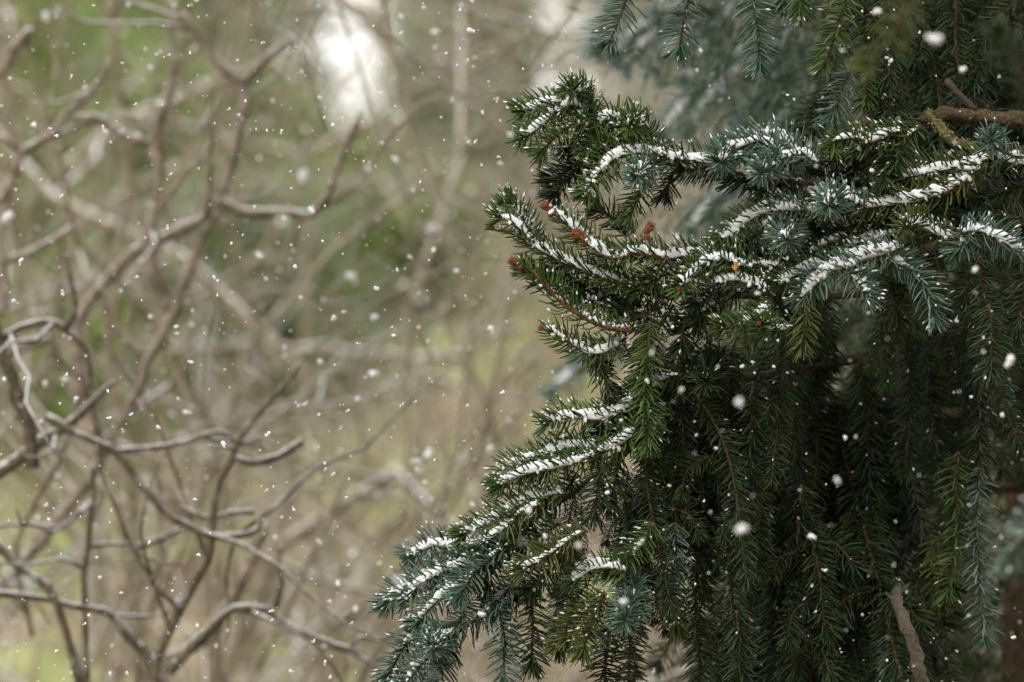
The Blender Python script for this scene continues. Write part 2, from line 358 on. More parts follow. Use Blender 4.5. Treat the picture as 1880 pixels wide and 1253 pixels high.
# ------------------------------------------------------------------ setting: ground and hillside
def gh(x, y):
    h = np.interp(y, [-400, 8.5, 10, 19, 23, 60, 1500], [0, 0, 0.12, 2.0, 2.02, 1.2, 1.0])
    w = np.clip((y - 8) / 4, 0, 1) * np.clip((80 - y) / 40, 0, 1)
    return h + w * 0.6 * (0.16 * np.sin(x * 0.55 + y * 0.21) + 0.10 * np.sin(x * 1.35 - y * 0.8 + 1.3) + 0.06 * np.sin(x * 2.9 + y * 1.7))
xs = np.concatenate([np.linspace(-140, -30, 6), np.linspace(-26, 26, 131), np.linspace(30, 140, 6)])
ys = np.concatenate([np.linspace(-60, 4, 8), np.linspace(5, 40, 141), np.linspace(44, 220, 10)])
X, Y = np.meshgrid(xs, ys)
V = np.stack([X, Y, gh(X, Y)], -1).reshape(-1, 3)
nx = len(xs); i = np.arange(len(ys) - 1)[:, None] * nx; j = np.arange(nx - 1)[None]
mb = MB(); mb.add(V, np.stack([i + j, i + j + 1, i + nx + j + 1, i + nx + j], -1).reshape(-1, 4))
tag(link('ground', mb.mesh('ground', M['ground'])), kind='structure', label='rising woodland floor of leaf litter, green moss and snow patches behind the trees')

# ------------------------------------------------------------------ woodland behind: evergreen shrubs and bare shrubs
def evergreen(name, px, d, w, h, zc, label, group, m='shrub', nl=2600):
    x = (px - 940) * d / K; z0 = float(gh(x, d))
    root = tag(empty(name, (x, d, z0)), label, 'shrub', group)
    mb = MB(); tube(mb, np.array([[0, 0, -0.1], [0.03, 0, h * .5], [0, 0.02, h * .95]]), np.array([.06, .04, .01]) * (w + .5), 7, .2)
    link('trunk', mb.mesh('trunk', M['bare']), root)
    nc = 46; u = rng.random(nc); th = rng.random(nc) * 6.28
    zz = h * (0.06 + 0.9 * u); prof = np.sin(np.clip(u * .88 + .12, 0, 1) * math.pi) ** .6 * (1.15 - .35 * u)
    rr = w * prof * (0.55 + 0.45 * rng.random(nc)); cc = np.stack([rr * np.cos(th), rr * np.sin(th), zz], 1)
    k = rng.integers(0, nc, nl); c = cc[k] + rng.normal(0, 1, (nl, 3)) * np.array([.17, .17, .13]) * (w + .25)
    a = nrm(rng.normal(0, 1, (nl, 3)) + np.array([0, 0, .4])); b_ = nrm(np.cross(a, rng.normal(0, 1, (nl, 3))))
    L = (.035 + .04 * rng.random(nl))[:, None] * (0.7 + w); Wd = L * .42
    V = np.stack([c - a * L * .3, c + b_ * Wd, c + a * L, c - b_ * Wd], 1).reshape(-1, 3)
    mb = MB(); mb.add(V, np.arange(nl * 4).reshape(-1, 4))
    tag(link('crown', mb.mesh('crown', M[m], False), root), kind='stuff')
    return root
EV = [(240, 21, .42, 2.4), (-110, 24, 1.0, 2.8), (410, 23, .24, 1.6), (850, 24, .26, 1.7), (890, 23, .16, 1.6), (1300, 24, .8, 2.8), (1700, 22, 1.3, 2.8), (1290, 25, .3, 1.6), (-250, 21, 1.2, 2.7), (640, 22.5, .4, .42), (1050, 23.5, .25, .35),
      (200, 17, .40, .9), (430, 16, .36, .6), (-120, 15, .6, 1.5), (690, 18, .34, .5), (2100, 20, 1.2, 2.5), (-600, 24, 1.4, 2.8), (2500, 24, 1.4, 2.8), (60, 28, .8, 3.0), (330, 26, .3, 2.6), (500, 19.5, .2, .6), (850, 21, .16, 1.4), (830, 28, .3, 2.4), (445, 26, .16, 2.2), (545, 25, .10, 2.3), (100, 19, .3, 1.5)]
for q, (px, d, w, h) in enumerate(EV):
    lb = ('green leafy shrub far out of focus behind the knotty bare trees', 'green shrubs behind the bare trees') if px < 590 else (('small blurred green shrub on the slope between the sky gaps', 'green shrubs by the sky gaps') if px < 1100 else ('far green shrub on the slope hidden behind the spruce', 'green shrubs behind the spruce'))
    evergreen('evergreen_shrub', px, d, w, h, 0, lb[0], lb[1], 'shrub' if q % 3 else 'shrub2')

gb = MB(); n = 26000
gx_, gy_ = rng.uniform(-3.2, 4.2, n), 9.2 + 13 * rng.random(n) ** 1.2
gx_ = gx_ + .5 * np.sin(gy_ * 2.1); keep = np.sin(gx_ * 2.3 + gy_ * 1.1) + np.sin(gx_ * 1.1 - gy_ * 1.9) > -.5
gx_, gy_ = gx_[keep], gy_[keep]; n = len(gx_)
c = np.stack([gx_, gy_, gh(gx_, gy_)], 1); dr = nrm(np.stack([rng.normal(0, .45, n), rng.normal(0, .45, n), np.ones(n)], 1)); L = (.08 + .30 * rng.random(n) ** 2)[:, None]
sd = nrm(np.cross(dr, rng.normal(0, 1, (n, 3)))) * .0035; be = nrm(dr + rng.normal(0, .5, (n, 3)))
gb.add(np.stack([c - sd, c + sd, c + dr * L * .6 + sd * .7, c + dr * L * .6 - sd * .7, c + dr * L * .6 + be * L * .4], 1).reshape(-1, 3), (np.arange(n)[:, None] * 5 + np.array([0, 1, 2, 3])), (np.arange(n)[:, None] * 5 + np.array([3, 2, 4])))
tag(link('dead_grass', gb.mesh('dead_grass', M['straw'], False)), 'pale dead grass and stalks over the slope, wholly out of focus', 'grass', kind='stuff')
tb = MB(); n = 16000  # unseen wall of leaves added behind the camera to block low frontal light
c = np.stack([rng.uniform(-14, 14, n), rng.uniform(-8.5, -6, n), np.zeros(n)], 1); top = 6.2 + 1.1 * np.sin(c[:, 0] * 1.9) + .6 * np.sin(c[:, 0] * 4.3); c[:, 2] = top * rng.random(n) ** .8
fuzz(tb, c, nrm(rng.normal(0, 1, (n, 3))), .45, .11)
tag(link('added_tree_screen', tb.mesh('added_tree_screen', M['shrub2'], False)), 'unseen leaf screen added behind the viewer to cut low frontal light', 'foliage screen', kind='stuff')
YMIN = [-9.0]
def grow(mbs, p, d, L, r, lev, maxlev, wig=.30):
    n = 6; pts = [p]; q = p.copy(); dd = d.copy()
    for _ in range(n - 1):
        dd = nrm(dd + rng.normal(0, wig, 3) + np.array([0, 0, .05])); q = q + dd * L / (n - 1); q[1] = max(q[1], YMIN[0] + .1 * rng.random()); pts.append(q)
    pts = np.array(pts); tube(mbs[min(lev, 1)], pts, np.linspace(r, r * (.6 if lev < maxlev else .3), n), 5 if lev else 7, .15, cap=lev == maxlev)
    if lev >= maxlev: return
    for k in range(3 if lev else 4):
        at = pts[int(rng.integers(2, n))]
        nd = nrm(dd + rng.normal(0, .75, 3) + np.array([0, 0, .05]))
        grow(mbs, at, nd, L * (.55 + .3 * rng.random()), r * .52, lev + 1, maxlev, wig)
def bare_shrub(px, d, h, stems, label, group, m='bare3', maxlev=4):
    x = (px - 940) * d / K; z0 = float(gh(x, d)); root = tag(empty('bare_shrub', (x, d, z0 - .05)), label, 'shrub', group)
    tw = MB(); YMIN[0] = 6.35 - d + .25 * rng.random()
    for k in range(stems):
        st = MB(); grow([st, tw], np.array([rng.normal(0, .06), rng.normal(0, .06), 0]), nrm(np.array([rng.normal(0, .35), rng.normal(0, .2), 1.0])), h * (.42 + .2 * rng.random()), .007 + .0045 * h * rng.random(), 0, maxlev)
        link('stem', st.mesh('stem', M[m]), root)
    tag(link('twigs', tw.mesh('twigs', M[m]), root), kind='stuff')
for px, d, h, st in [(40, 6.7, 2.7, 3), (170, 7.4, 2.6, 3), (300, 6.9, 1.8, 3), (-60, 7.0, 3.0, 3), (430, 7.8, 2.0, 3), (200, 7.0, 1.3, 3), (430, 7.3, 1.25, 3), (70, 7.6, 1.7, 3), (-90, 8.2, 2.0, 3),
                     (560, 8.6, 1.2, 3), (740, 9.3, 1.5, 2), (880, 13, 2.0, 3), (1010, 15, 2.3, 3), (1250, 14, 2.4, 4), (1180, 17, 2.8, 3), (1500, 14, 2.6, 4),
                     (1780, 13, 2.2, 4), (940, 19, 2.2, 3), (1330, 18, 3.0, 4), (-200, 13, 2.3, 4), (2200, 14, 2.6, 4), (820, 11, 1.7, 2), (880, 10.4, 1.6, 2)]:
    lb = ('thin leafless shrub tangled among the knotty bare trees', 'leafless shrubs among the bare trees') if d < 9 else (('leafless brown shrub blurred on the slope beyond the bare trees', 'leafless shrubs on the slope') if px < 1100 else ('leafless brown shrub on the slope hidden behind the spruce', 'leafless shrubs behind the spruce'))
    bare_shrub(px, d, h, st, lb[0], lb[1], maxlev=4 if d < 9 or px > 1000 else 3)

# ------------------------------------------------------------------ bare trees, traced at their own distance
def bare_tree(label, d, m, base, trunk, paths, twigrate=5):
    """trunk: list of (px, py, r) reaching the ground; paths: (points, r0, r1) with points (px, py[, dd])"""
    gx = (base - 940) * d / K; gz = float(gh(gx, d)); root = tag(empty('bare_tree', (gx, d, gz)), label, 'tree', None)
    org = np.array([gx, d, gz]); cand = []
    for name, pts, r0, r1 in trunk + [('branch', *q) for q in paths]:
        w = []
        for q in pts: w.append(P(q[0], q[1], d + (q[2] if len(q) > 2 else 0)))
        if name == 'trunk': w.insert(0, np.array([gx, d, gz - .05]))
        p, s = spline(w, 0.012 if name == 'branch' else .04, .6)
        p = p + np.cumsum(rng.normal(0, .0011, p.shape), 0) * np.linspace(0, 1, len(p))[:, None] * 0.6
        kn = (1 + .34 * (vnoise(s * 22, int(rng.integers(1e5))) - .4) + .30 * (vnoise(s * 75, int(rng.integers(1e5))) > .82)) * (1 - .55 * np.clip((np.arange(len(p)) - len(p) * .86) / (len(p) * .14), 0, 1) * (name == 'branch'))
        mb = MB(); tube(mb, p, np.linspace(r0, r1, len(p)) * d / K * kn, 9, .14)
        o = link(name, mb.mesh(name, M[m], origin=org), root)
        if name == 'branch' and twigrate and len(p) > 12:
            tw = MB(); cnt = 0
            for k in range(int(s[-1] * twigrate)):
                i = int(rng.integers(2, len(p) - 1)); T = nrm(p[i] - p[i - 1])
                nd = nrm(T * .6 + rng.normal(0, .55, 3) + np.array([0, 0, .15]))
                ln = .06 + .26 * rng.random() ** 1.5; q = [p[i]]
                for _ in range(5): nd = nrm(nd + rng.normal(0, .38, 3)); q.append(q[-1] + nd * ln / 5)
                q = np.array(q); tube(tw, q, np.linspace(min(r1, 5) * d / K * .7 + .0006, .0009, 6), 5, .3); cnt += 1
            if cnt: tag(link('twigs', tw.mesh('twigs', M[m], origin=org), o), kind='stuff')
    return root
NEAR = [([(60, 860), (55, 800), (35, 723), (7, 667), (0, 632), (-30, 560)], 13, 8),
        ([(-120, 905), (0, 868), (63, 821), (123, 783), (169, 740), (211, 702)], 17, 5),
        ([(-40, 640), (0, 622), (42, 600), (91, 588), (119, 604), (154, 639), (163, 690), (161, 716)], 9, 5),
        ([(119, 604), (140, 575), (128, 510), (123, 470)], 6, 4),
        ([(84, 765), (140, 797), (211, 829), (253, 883), (307, 948), (340, 963), (383, 984), (419, 988), (466, 977), (473, 955)], 8, 6),
        ([(211, 829), (316, 818), (380, 797), (411, 793), (440, 810), (470, 818)], 6, 4),
        ([(335, 930), (361, 946), (390, 952), (430, 941), (470, 941)], 4, 5),
        ([(159, 1300), (155, 1161), (152, 1035), (170, 923), (173, 854)], 7, 5),
        ([(160, 1300), (141, 1234), (123, 1161), (105, 1111), (87, 1075), (29, 1038), (0, 1002), (-60, 960)], 8, 6),
        ([(-40, 1085), (0, 1089), (87, 1100), (145, 1114), (202, 1122), (231, 1158), (275, 1212), (285, 1300)], 6, 7),
        ([(285, 1300), (286, 1219), (311, 1161), (347, 1089), (383, 1024), (390, 950), (402, 890), (430, 840), (445, 800), (480, 755), (520, 710), (555, 665)], 9, 4),
        ([(465, 852), (519, 836), (555, 811)], 5, 6), ([(430, 840), (465, 852)], 5, 5),
        ([(310, 1235), (361, 1179), (412, 1129), (434, 1114), (480, 1118), (498, 1118), (512, 1136), (559, 1161), (602, 1176), (667, 1198)], 9, 6),
        ([(505, 1118), (519, 1075), (512, 1031), (520, 1005)], 6, 4),
        ([(60, 1170, .3), (30, 1000, .3), (110, 850, .3), (165, 700, .3)], 5, 3), ([(240, 1010, .25), (300, 985, .25), (345, 960, .25)], 7, 4)]
bare_tree('knotty dark leafless tree at lower left, nearest and sharpest of the bare trees', 5.85, 'bare', 190,
          [('trunk', [(190, 1700), (160, 1450), (160, 1295)], 26, 9), ('trunk', [(215, 1700), (285, 1450), (285, 1290)], 26, 10), ('trunk', [(90, 1900), (-140, 1500), (-170, 1100), (-110, 900)], 30, 18)], NEAR, 12)
MID = [([(-90, 1180), (60, 1010), (160, 880), (225, 758), (260, 698), (267, 660), (291, 625), (312, 569), (344, 498), (365, 435), (400, 370)], 11, 9),
       ([(190, 530), (197, 590), (228, 625), (263, 660)], 6, 7),
       ([(190, 830), (150, 720), (140, 600), (180, 535), (197, 519), (225, 484), (246, 463), (316, 432), (379, 400), (406, 370)], 12, 9),
       ([(406, 362), (432, 278), (456, 188), (446, 158), (402, 117), (375, 70), (342, 28)], 9, 7),
       ([(446, 158), (470, 128), (480, 115), (530, 75)], 8, 7),
       ([(404, 368), (430, 384), (467, 392), (534, 389), (571, 396), (604, 349), (618, 312), (641, 248), (655, 218), (659, 196)], 9, 6),
       ([(-60, 400), (7, 365), (27, 322), (40, 278), (94, 245), (127, 204), (168, 164), (194, 131), (202, 102)], 9, 6),
       ([(0, 248), (37, 278)], 6, 6), ([(0, 144), (27, 87), (54, 58)], 7, 8),
       ([(312, 569), (280, 500), (272, 440), (278, 419), (295, 328), (292, 302), (278, 268), (295, 218), (312, 161), (322, 115)], 12, 9),
       ([(134, 218), (181, 218), (215, 245), (275, 268)], 7, 8),
       ([(12, 570), (8, 520), (3, 440), (5, 380)], 8, 6),
       ([(10, 480), (50, 465), (95, 440), (130, 418)], 6, 6),
       ([(422, 1103), (447, 1060), (472, 1002), (487, 955)], 11, 9), ([(300, 1210), (370, 1180), (422, 1103)], 9, 10),
       ([(450, 677), (480, 700), (512, 722)], 6, 5), ([(225, 758, .2), (300, 720, .3), (330, 690, .3)], 5, 4),
       ([(30, 640, .3), (100, 620, .3), (90, 670, .3), (60, 720, .3)], 10, 5)]
bare_tree('pinkish grey leafless tree with zigzag boughs at upper left, dusted with snow', 6.3, 'bare2', 190,
          [('trunk', [(150, 1900), (-60, 1500), (-92, 1178)], 34, 13), ('trunk', [(-20, 1600), (-80, 900), (-60, 395)], 26, 10), ('trunk', [(300, 1700), (310, 1400), (300, 1205)], 24, 9)], MID, 11)
FARL = [([(140, 440), (168, 396), (235, 355), (302, 322), (375, 288), (436, 255), (500, 225)], 11, 6),
        ([(100, 330), (170, 268), (230, 225), (290, 195), (400, 150), (520, 110)], 13, 7),
        ([(160, 760), (150, 520), (145, 440), (130, 400), (100, 310), (75, 240), (50, 170), (0, 165)], 11, 7),
        ([(600, 1108), (613, 1068), (660, 1017), (704, 974), (834, 890), (900, 850)], 10, 6), ([(581, 1111), (613, 1068), (590, 1030)], 9, 6),
        ([(430, 1168), (500, 1172), (560, 1165), (617, 1161), (740, 1158), (800, 1165)], 9, 7),
        ([(483, 1028), (545, 988), (617, 966), (646, 916), (660, 861), (657, 829)], 9, 6),
        ([(20, 260), (0, 120), (10, 0), (5, -60)], 14, 10), ([(200, 700), (330, 560), (470, 480), (530, 330)], 6, 4), ([(420, 760), (520, 900), (560, 1000)], 8, 5)]
bare_tree('thick blurred grey leafless tree behind the zigzag boughs', 8.1, 'bare3', 300,
          [('trunk', [(250, 1500), (180, 1100), (160, 755)], 34, 17), ('trunk', [(420, 1500), (580, 1300), (600, 1105)], 24, 11), ('trunk', [(330, 1600), (400, 1300), (430, 1168)], 20, 9), ('trunk', [(-100, 1400), (-40, 700), (20, 255)], 26, 14), ('trunk', [(460, 1500), (470, 1200), (483, 1026)], 18, 9)], FARL, 8)
FARR = [([(960, 1300), (920, 1000), (895, 890), (874, 839), (863, 751), (856, 663), (853, 611), (842, 533), (800, 380), (748, 220)], 9, 5),
        ([(856, 662), (814, 656), (760, 661), (716, 652), (646, 648), (600, 636), (540, 642), (470, 628), (400, 637), (300, 633)], 10, 7),
        ([(856, 645), (875, 635), (902, 614), (960, 600)], 9, 6),
        ([(748, 230), (748, 168), (718, 111), (700, 60), (690, -40)], 9, 6), ([(748, 168), (700, 60), (640, 18), (540, 0)], 9, 5), ([(718, 111), (680, 30), (600, -20)], 8, 5), ([(700, 60), (650, 50), (600, 60)], 6, 3), ([(748, 168), (812, 144), (879, 124), (960, 60)], 8, 6),
        ([(775, 300), (700, 215), (640, 245), (600, 262), (540, 277), (480, 270), (446, 262)], 8, 6), ([(700, 215), (720, 190), (820, 130), (920, 80)], 7, 4),
        ([(745, 288), (745, 228), (748, 168)], 8, 8), ([(860, 720), (780, 690), (700, 730), (640, 780)], 7, 4), ([(880, 850), (960, 760), (1000, 620)], 8, 5), ([(560, 640, .2), (565, 470, .2), (580, 380, .2)], 9, 5)]
bare_tree('slender blurred leafless tree with one level bough left of the spruce', 8.4, 'bare3', 990, [('trunk', [(985, 1600), (960, 1290)], 16, 9)], FARR, 5)

# ------------------------------------------------------------------ the spruce
def spruce(label, x, y, h, r0):
    z0 = float(gh(x, y)); root = tag(empty('spruce_tree', (x, y, z0)), label, 'tree', None)
    zz = np.linspace(-.1, h, 40); p = np.stack([.02 * np.sin(zz * 1.3), .02 * np.cos(zz), zz], 1)
    mb = MB(); tube(mb, p, r0 * (1 - .93 * np.clip(zz / h, 0, 1)), 16, .1)
    link('trunk', mb.mesh('trunk', M['trunk']), root)
    return root
TX, TY = 0.62, 5.95
T1 = spruce('dark green spruce in sharp focus filling the right side, snow along its shoots', TX, TY, 6.5, .13)
O1 = np.array([TX, TY, float(gh(TX, TY))])
sprig_count = 0
def path3(pts, dz):
    return [P(q[0], q[1], D + ((q[2] if len(q) > 2 else 0) + dz) / 100.0) for q in pts]
def sprig(w, root, org, m='g', snow=.6, bud=0, bare=0.0, dens=1550, length=.0218, ang=73, brush=.10, r=(.0018, .0011), rad=.00092, droop=0, bits=.15, snowsize=1.0, tip=True, label=None, naked=0, twm='twig'):
    global sprig_count; sprig_count += 1
    p, s = spline(w, .0028)
    mb = MB(); tube(mb, p, np.linspace(r[0], r[1], len(p)), 6, .3)
    o = link('sprig', mb.mesh('sprig', M[twm], origin=org), root)
    if label: o['label'] = label
    nb = MB(); nk = max(4, len(p) - int(naked / .0028)); res = needles(nb, p[:nk], s[:nk], dens, length, ang, brush, rad, bare, tip and not naked, droop)
    if res is not None: tag(link('needles', nb.mesh('needles', M[m], origin=org), o), kind='stuff')
    if snow > 0:
        sb = MB(); snow_base(sb, p, s, snow, snowsize); snow_ridge(sb, p, s, snow, snowsize)
        if res is not None:
            a0, a1, a2, rd = res; pick = (rng.random(len(a0)) < bits * snow * 1.6) & (rd[:, 2] > -.2)
            f = .3 + .6 * rng.random(pick.sum()); c = a1[pick] + (a2 - a1)[pick] * f[:, None] + np.array([0, 0, .0007])
            snow_bits(sb, c, nrm((a2 - a1)[pick]), .0014 + .0034 * rng.random(len(c)), .0006 + .0006 * rng.random(len(c)))
        if sb.n: tag(link('snow', sb.mesh('snow', M['snow'], origin=org), o), kind='stuff')
    if bud:
        bb = MB(); d = p[-1] - p[-3]
        bud_shape(bb, p[-1], d, .0056 * bud)
        if bud > 1.2:
            for k in range(4):
                dd = nrm(d / np.linalg.norm(d) + rng.normal(0, .6, 3)); bud_shape(bb, p[-1 - k] + rng.normal(0, .001, 3), dd, .0042 * bud)
        link('bud', bb.mesh('bud', M['bud'], False, origin=org), o)
    return o
def S(pts, m='g', snow=.6, dz=None, **k):
    if dz is None: dz = float(rng.normal(0, 1.2))
    return sprig(path3(pts, dz), T1, O1, m, snow, **k)
def bough(pts, r0, r1, m='bough', root=T1, org=O1, rough=.22, d0=D, fn=None):
    w = [q if isinstance(q, np.ndarray) else P(q[0], q[1], d0 + (q[2] if len(q) > 2 else 0) / 100.0) for q in pts]
    p, s = spline(w, .006); mb = MB(); kn = 1 + .3 * (vnoise(s * 45, int(rng.integers(1e5))) - .45)
    tube(mb, p, np.linspace(r0, r1, len(p)) * kn, 10, rough)
    return link('bough', mb.mesh('bough', M[m], origin=org), root), p, s
def trk(z): return np.array([TX, TY, z])

# woody boughs
bough([trk(1.80), (1990, 228, 30), (1880, 221, 5), (1779, 213, 3), (1723, 208, 2)], .0092, .0065, 'bough2', rough=.6)
o, p, s = bough([(1704, 209, 3), (1731, 240, 1), (1755, 262, 1), (1784, 272, 3)], .0050, .0040, 'moss', rough=.9); o['label'] = 'bent mossy stub of bough with yellow green lichen'
tf = MB(); ii = rng.integers(0, len(p), 420); an = rng.random(420) * 6.28; Tm, Um, Wm = frames(p)
od = np.cos(an)[:, None] * Um[ii] + np.sin(an)[:, None] * Wm[ii]; snow_bits(tf, p[ii] + od * .0046 + rng.normal(0, .0008, (420, 3)), nrm(od + rng.normal(0, .5, (420, 3))), .0008 + .0012 * rng.random(420), .0005 + .0007 * rng.random(420))
tag(link('moss', tf.mesh('moss', M['moss2'], False, origin=O1), o), kind='stuff')
bough([(1730, 209, 4), (1704, 214, 3), (1685, 225, 2), (1656, 240, 1)], .0045, .0032)
bough([(1656, 240, 1), (1600, 280, 3), (1540, 322, 3), (1480, 335, 0), (1400, 330, 0)], .0035, .0028)
bough([trk(1.72), (1960, 270, 40), (1821, 300, 12), (1760, 335, 4), (1717, 358, 1), (1667, 372, 0), (1555, 383, 0)], .009, .0035)
bough([trk(1.66), (1950, 400, 40), (1800, 430, 18), (1640, 470, 8), (1450, 490, 6), (1300, 478, 4), (1150, 470, 0)], .010, .0025)
bough([trk(1.62), (1950, 470, 40), (1750, 520, 20), (1500, 545, 12), (1300, 540, 8), (1180, 532, 2)], .0045, .0028)
bough([trk(1.60), (1900, 560, 45), (1650, 640, 30), (1400, 690, 18), (1250, 700, 10), (1180, 800, 6), (1080, 885, 5), (960, 965, 4), (860, 1030, 3), (780, 1085, 1)], .007, .0025)
bough([trk(1.50), (1700, 760, 40), (1400, 860, 20), (1250, 930, 8), (1190, 985, 2)], .006, .003)
o, p, s = bough([(1700, 940, 60), (1675, 1010, 44), (1654, 1065, 26), (1646, 1095, 8), (1653, 1122, 2), (1664, 1150, 0), (1676, 1178, 0), (1690, 1240, 0), (1705, 1330, 2), (1725, 1420, 6)], .0022, .0060, 'stem', rough=.7); o['label'] = 'bare knotty stem without needles'
for q_ in (.55, .64, .72, .8):
    k_ = int(len(p) * q_); sd_ = nrm(np.array([rng.choice([-1, 1]) * 1.0, -.4, .5])); w_ = np.array([p[k_], p[k_] + sd_ * .006, p[k_] + sd_ * .013 + np.array([0, 0, .003])])
    kb = MB(); tube(kb, w_, np.array([.0028, .0018, .0009]), 6, .4); link('twig_stub', kb.mesh('twig_stub', M['stem'], origin=O1), o)
bough([trk(1.44), (1790, 900, 85), (1735, 905, 72), (1700, 940, 60)], .006, .0022)
bough([(1738, 148, 10), (1760, 172, 9), (1790, 200, 8)], .0028, .002)

# group A: upper bough
S([(1485, 335), (1400, 328), (1320, 303), (1250, 292), (1187, 283)], 'd', .95, 0, ang=72, brush=-.02, droop=.10, length=.024, dens=1150, r=(.003, .002), rad=.0008)
S([(1225, 286), (1187, 280), (1131, 290), (1100, 320), (1072, 361)], 'g', 1.0, -2.5, bud=.7)
S([(1205, 290, 2), (1190, 300, -2), (1168, 324, -8)], 'b', .8, 0, brush=.05)
S([(1140, 272), (1081, 292), (1045, 325), (1016, 361)], 'd', .55, 2.5, tip=True)
S([(1110, 285), (1060, 300), (1030, 322), (1005, 335)], 'd', .4, 4)
S([(1235, 292), (1200, 280), (1150, 262), (1105, 247), (1072, 230)], 'g', .2, .8, dens=900)
S([(1165, 268), (1135, 222), (1115, 216), (1095, 240), (1080, 275)], 'g', .95, -.5)
S([(1195, 275), (1195, 245), (1178, 225), (1160, 222), (1155, 234, -4)], 'g', .9, 0)
S([(1120, 270), (1090, 262), (1075, 285)], 'g', .3, -1.5)
S([(1085, 240), (1078, 205), (1062, 175), (1048, 166, -4)], 'g', .85, .8)
S([(1078, 232), (1085, 205), (1078, 180), (1060, 160)], 'g', .6, 1.5)
S([(1075, 215), (1050, 193), (1020, 190), (995, 196), (954, 206)], 'g', 1.0, 0, bud=.6)
S([(1065, 200), (1048, 192), (1017, 212), (985, 238), (957, 258)], 'g', .75, -1.2)
S([(1085, 225), (1061, 228), (1036, 238), (1012, 260), (991, 281)], 'g', .45, -2)
S([(1100, 245), (1065, 245), (1050, 262), (1042, 280)], 'd', .3, 1.5)
S([(1190, 320), (1178, 350), (1165, 380), (1153, 404)], 'g', .1, -.5, ang=62)
S([(1235, 320), (1225, 345), (1220, 362)], 'd', .1, 2)
S([(1150, 436), (1140, 420), (1122, 398), (1092, 384)], 'g', .45, 1.0)
S([(1460, 325), (1440, 290), (1400, 262), (1365, 268), (1332, 283), (1322, 299, -5)], 'b', .9, -1.5)
S([(1490, 320, 2), (1465, 285), (1440, 258), (1405, 250), (1368, 262)], 'b', .9, 1.0, length=.022)
S([(1500, 300), (1466, 280), (1425, 300), (1396, 320, -4)], 'b', .7, -3)
S([(1470, 330), (1430, 335), (1400, 350)], 'd', .2, 1, ang=75, droop=.15, length=.024)
S([(1420, 330), (1380, 335), (1340, 330)], 'd', .2, 1.5, ang=75, droop=.15, length=.024)
S([(1330, 305), (1290, 310), (1250, 315)], 'd', .2, 1.5, ang=72, droop=.12, length=.022)
# group B: centre left
S([(1190, 532), (1110, 510), (1041, 484), (981, 452), (946, 429), (902, 419)], 'g', .75, 0, bud=1.0, r=(.0034, .0022), brush=.2, ang=58, naked=.030, twm='twig2')
S([(985, 452), (966, 412), (948, 385), (932, 367)], 'g', .9, .5, bud=.5)
S([(975, 445), (955, 420), (935, 405), (912, 400)], 'g', .9, -.6, dens=700)
S([(1110, 470), (1064, 431), (1035, 406), (1008, 384)], 'g', .8, -1.5, bud=1.5, brush=.12, naked=.014, twm='twig2', r=(.0028, .0022))
S([(1225, 474), (1167, 464), (1124, 474), (1087, 452), (1066, 436)], 'g', .9, -2.6, bud=1.9, r=(.003, .0024), naked=.014, brush=.15, twm='twig2')
S([(1150, 470), (1167, 460), (1180, 442), (1190, 424)], 'y', .7, -2.6, bud=1.5, dens=350, naked=.012, twm='twig2')
S([(1330, 480), (1268, 470), (1225, 474), (1165, 466)], 'd', .95, 0, ang=68, brush=.1, length=.022, dens=1150)
S([(1440, 492), (1370, 485), (1315, 472), (1275, 470)], 'g', .9, 1)
S([(1380, 494), (1320, 476), (1285, 495), (1250, 528, -3)], 'g', .95, -2, bud=1.1)
S([(1260, 500), (1220, 505), (1195, 520), (1165, 530)], 'g', .7, 0)
S([(1160, 606), (1110, 599), (1052, 570), (1018, 541), (989, 510), (947, 483)], 'g', .55, -1.5, bud=1.4, brush=.40, r=(.0030, .0022), dens=1000, naked=.010, twm='twig2')
S([(1010, 530), (985, 505), (962, 492)], 'd', .4, 1.0)
S([(1080, 545), (1040, 535), (1000, 510), (965, 495)], 'd', .4, 2.5)
S([(1170, 560), (1110, 548), (1060, 525), (1020, 500)], 'd', .7, 3.0)
S([(1190, 590), (1150, 580), (1110, 565), (1070, 545)], 'd', .8, 2.2)
S([(1230, 575), (1180, 575), (1130, 570)], 'd', .6, 1.0)
S([(1240, 550), (1190, 540), (1140, 520), (1100, 490)], 'd', .3, 2.0)
S([(1150, 620, 2), (1110, 645), (1081, 648), (1050, 632), (1024, 617), (998, 605)], 'g', .85, -.5, bud=1.0, dens=1400, naked=.006, twm='twig2')
S([(1090, 648), (1100, 672), (1110, 695), (1120, 716)], 'd', .2, -.5, ang=62)
S([(1072, 646), (1090, 660), (1102, 678)], 'd', .3, .5)
S([(1185, 575), (1182, 620), (1176, 665), (1170, 705)], 'd', .35, 0, ang=62)
S([(1195, 590), (1190, 640), (1184, 720), (1190, 790), (1191, 822)], 'g', .1, -2, ang=62)
S([(1420, 545), (1380, 522), (1340, 515), (1300, 530), (1275, 560)], 'd', .85, -2, length=.022)
S([(1360, 540), (1310, 560), (1280, 590)], 'd', .5, -.5)
S([(1420, 560), (1390, 580), (1360, 600), (1320, 600)], 'g', .7, -3, bud=.9)
S([(1330, 580), (1290, 600), (1250, 600)], 'd', .5, 2)
S([(1290, 560), (1260, 590), (1250, 640)], 'd', .3, 1)
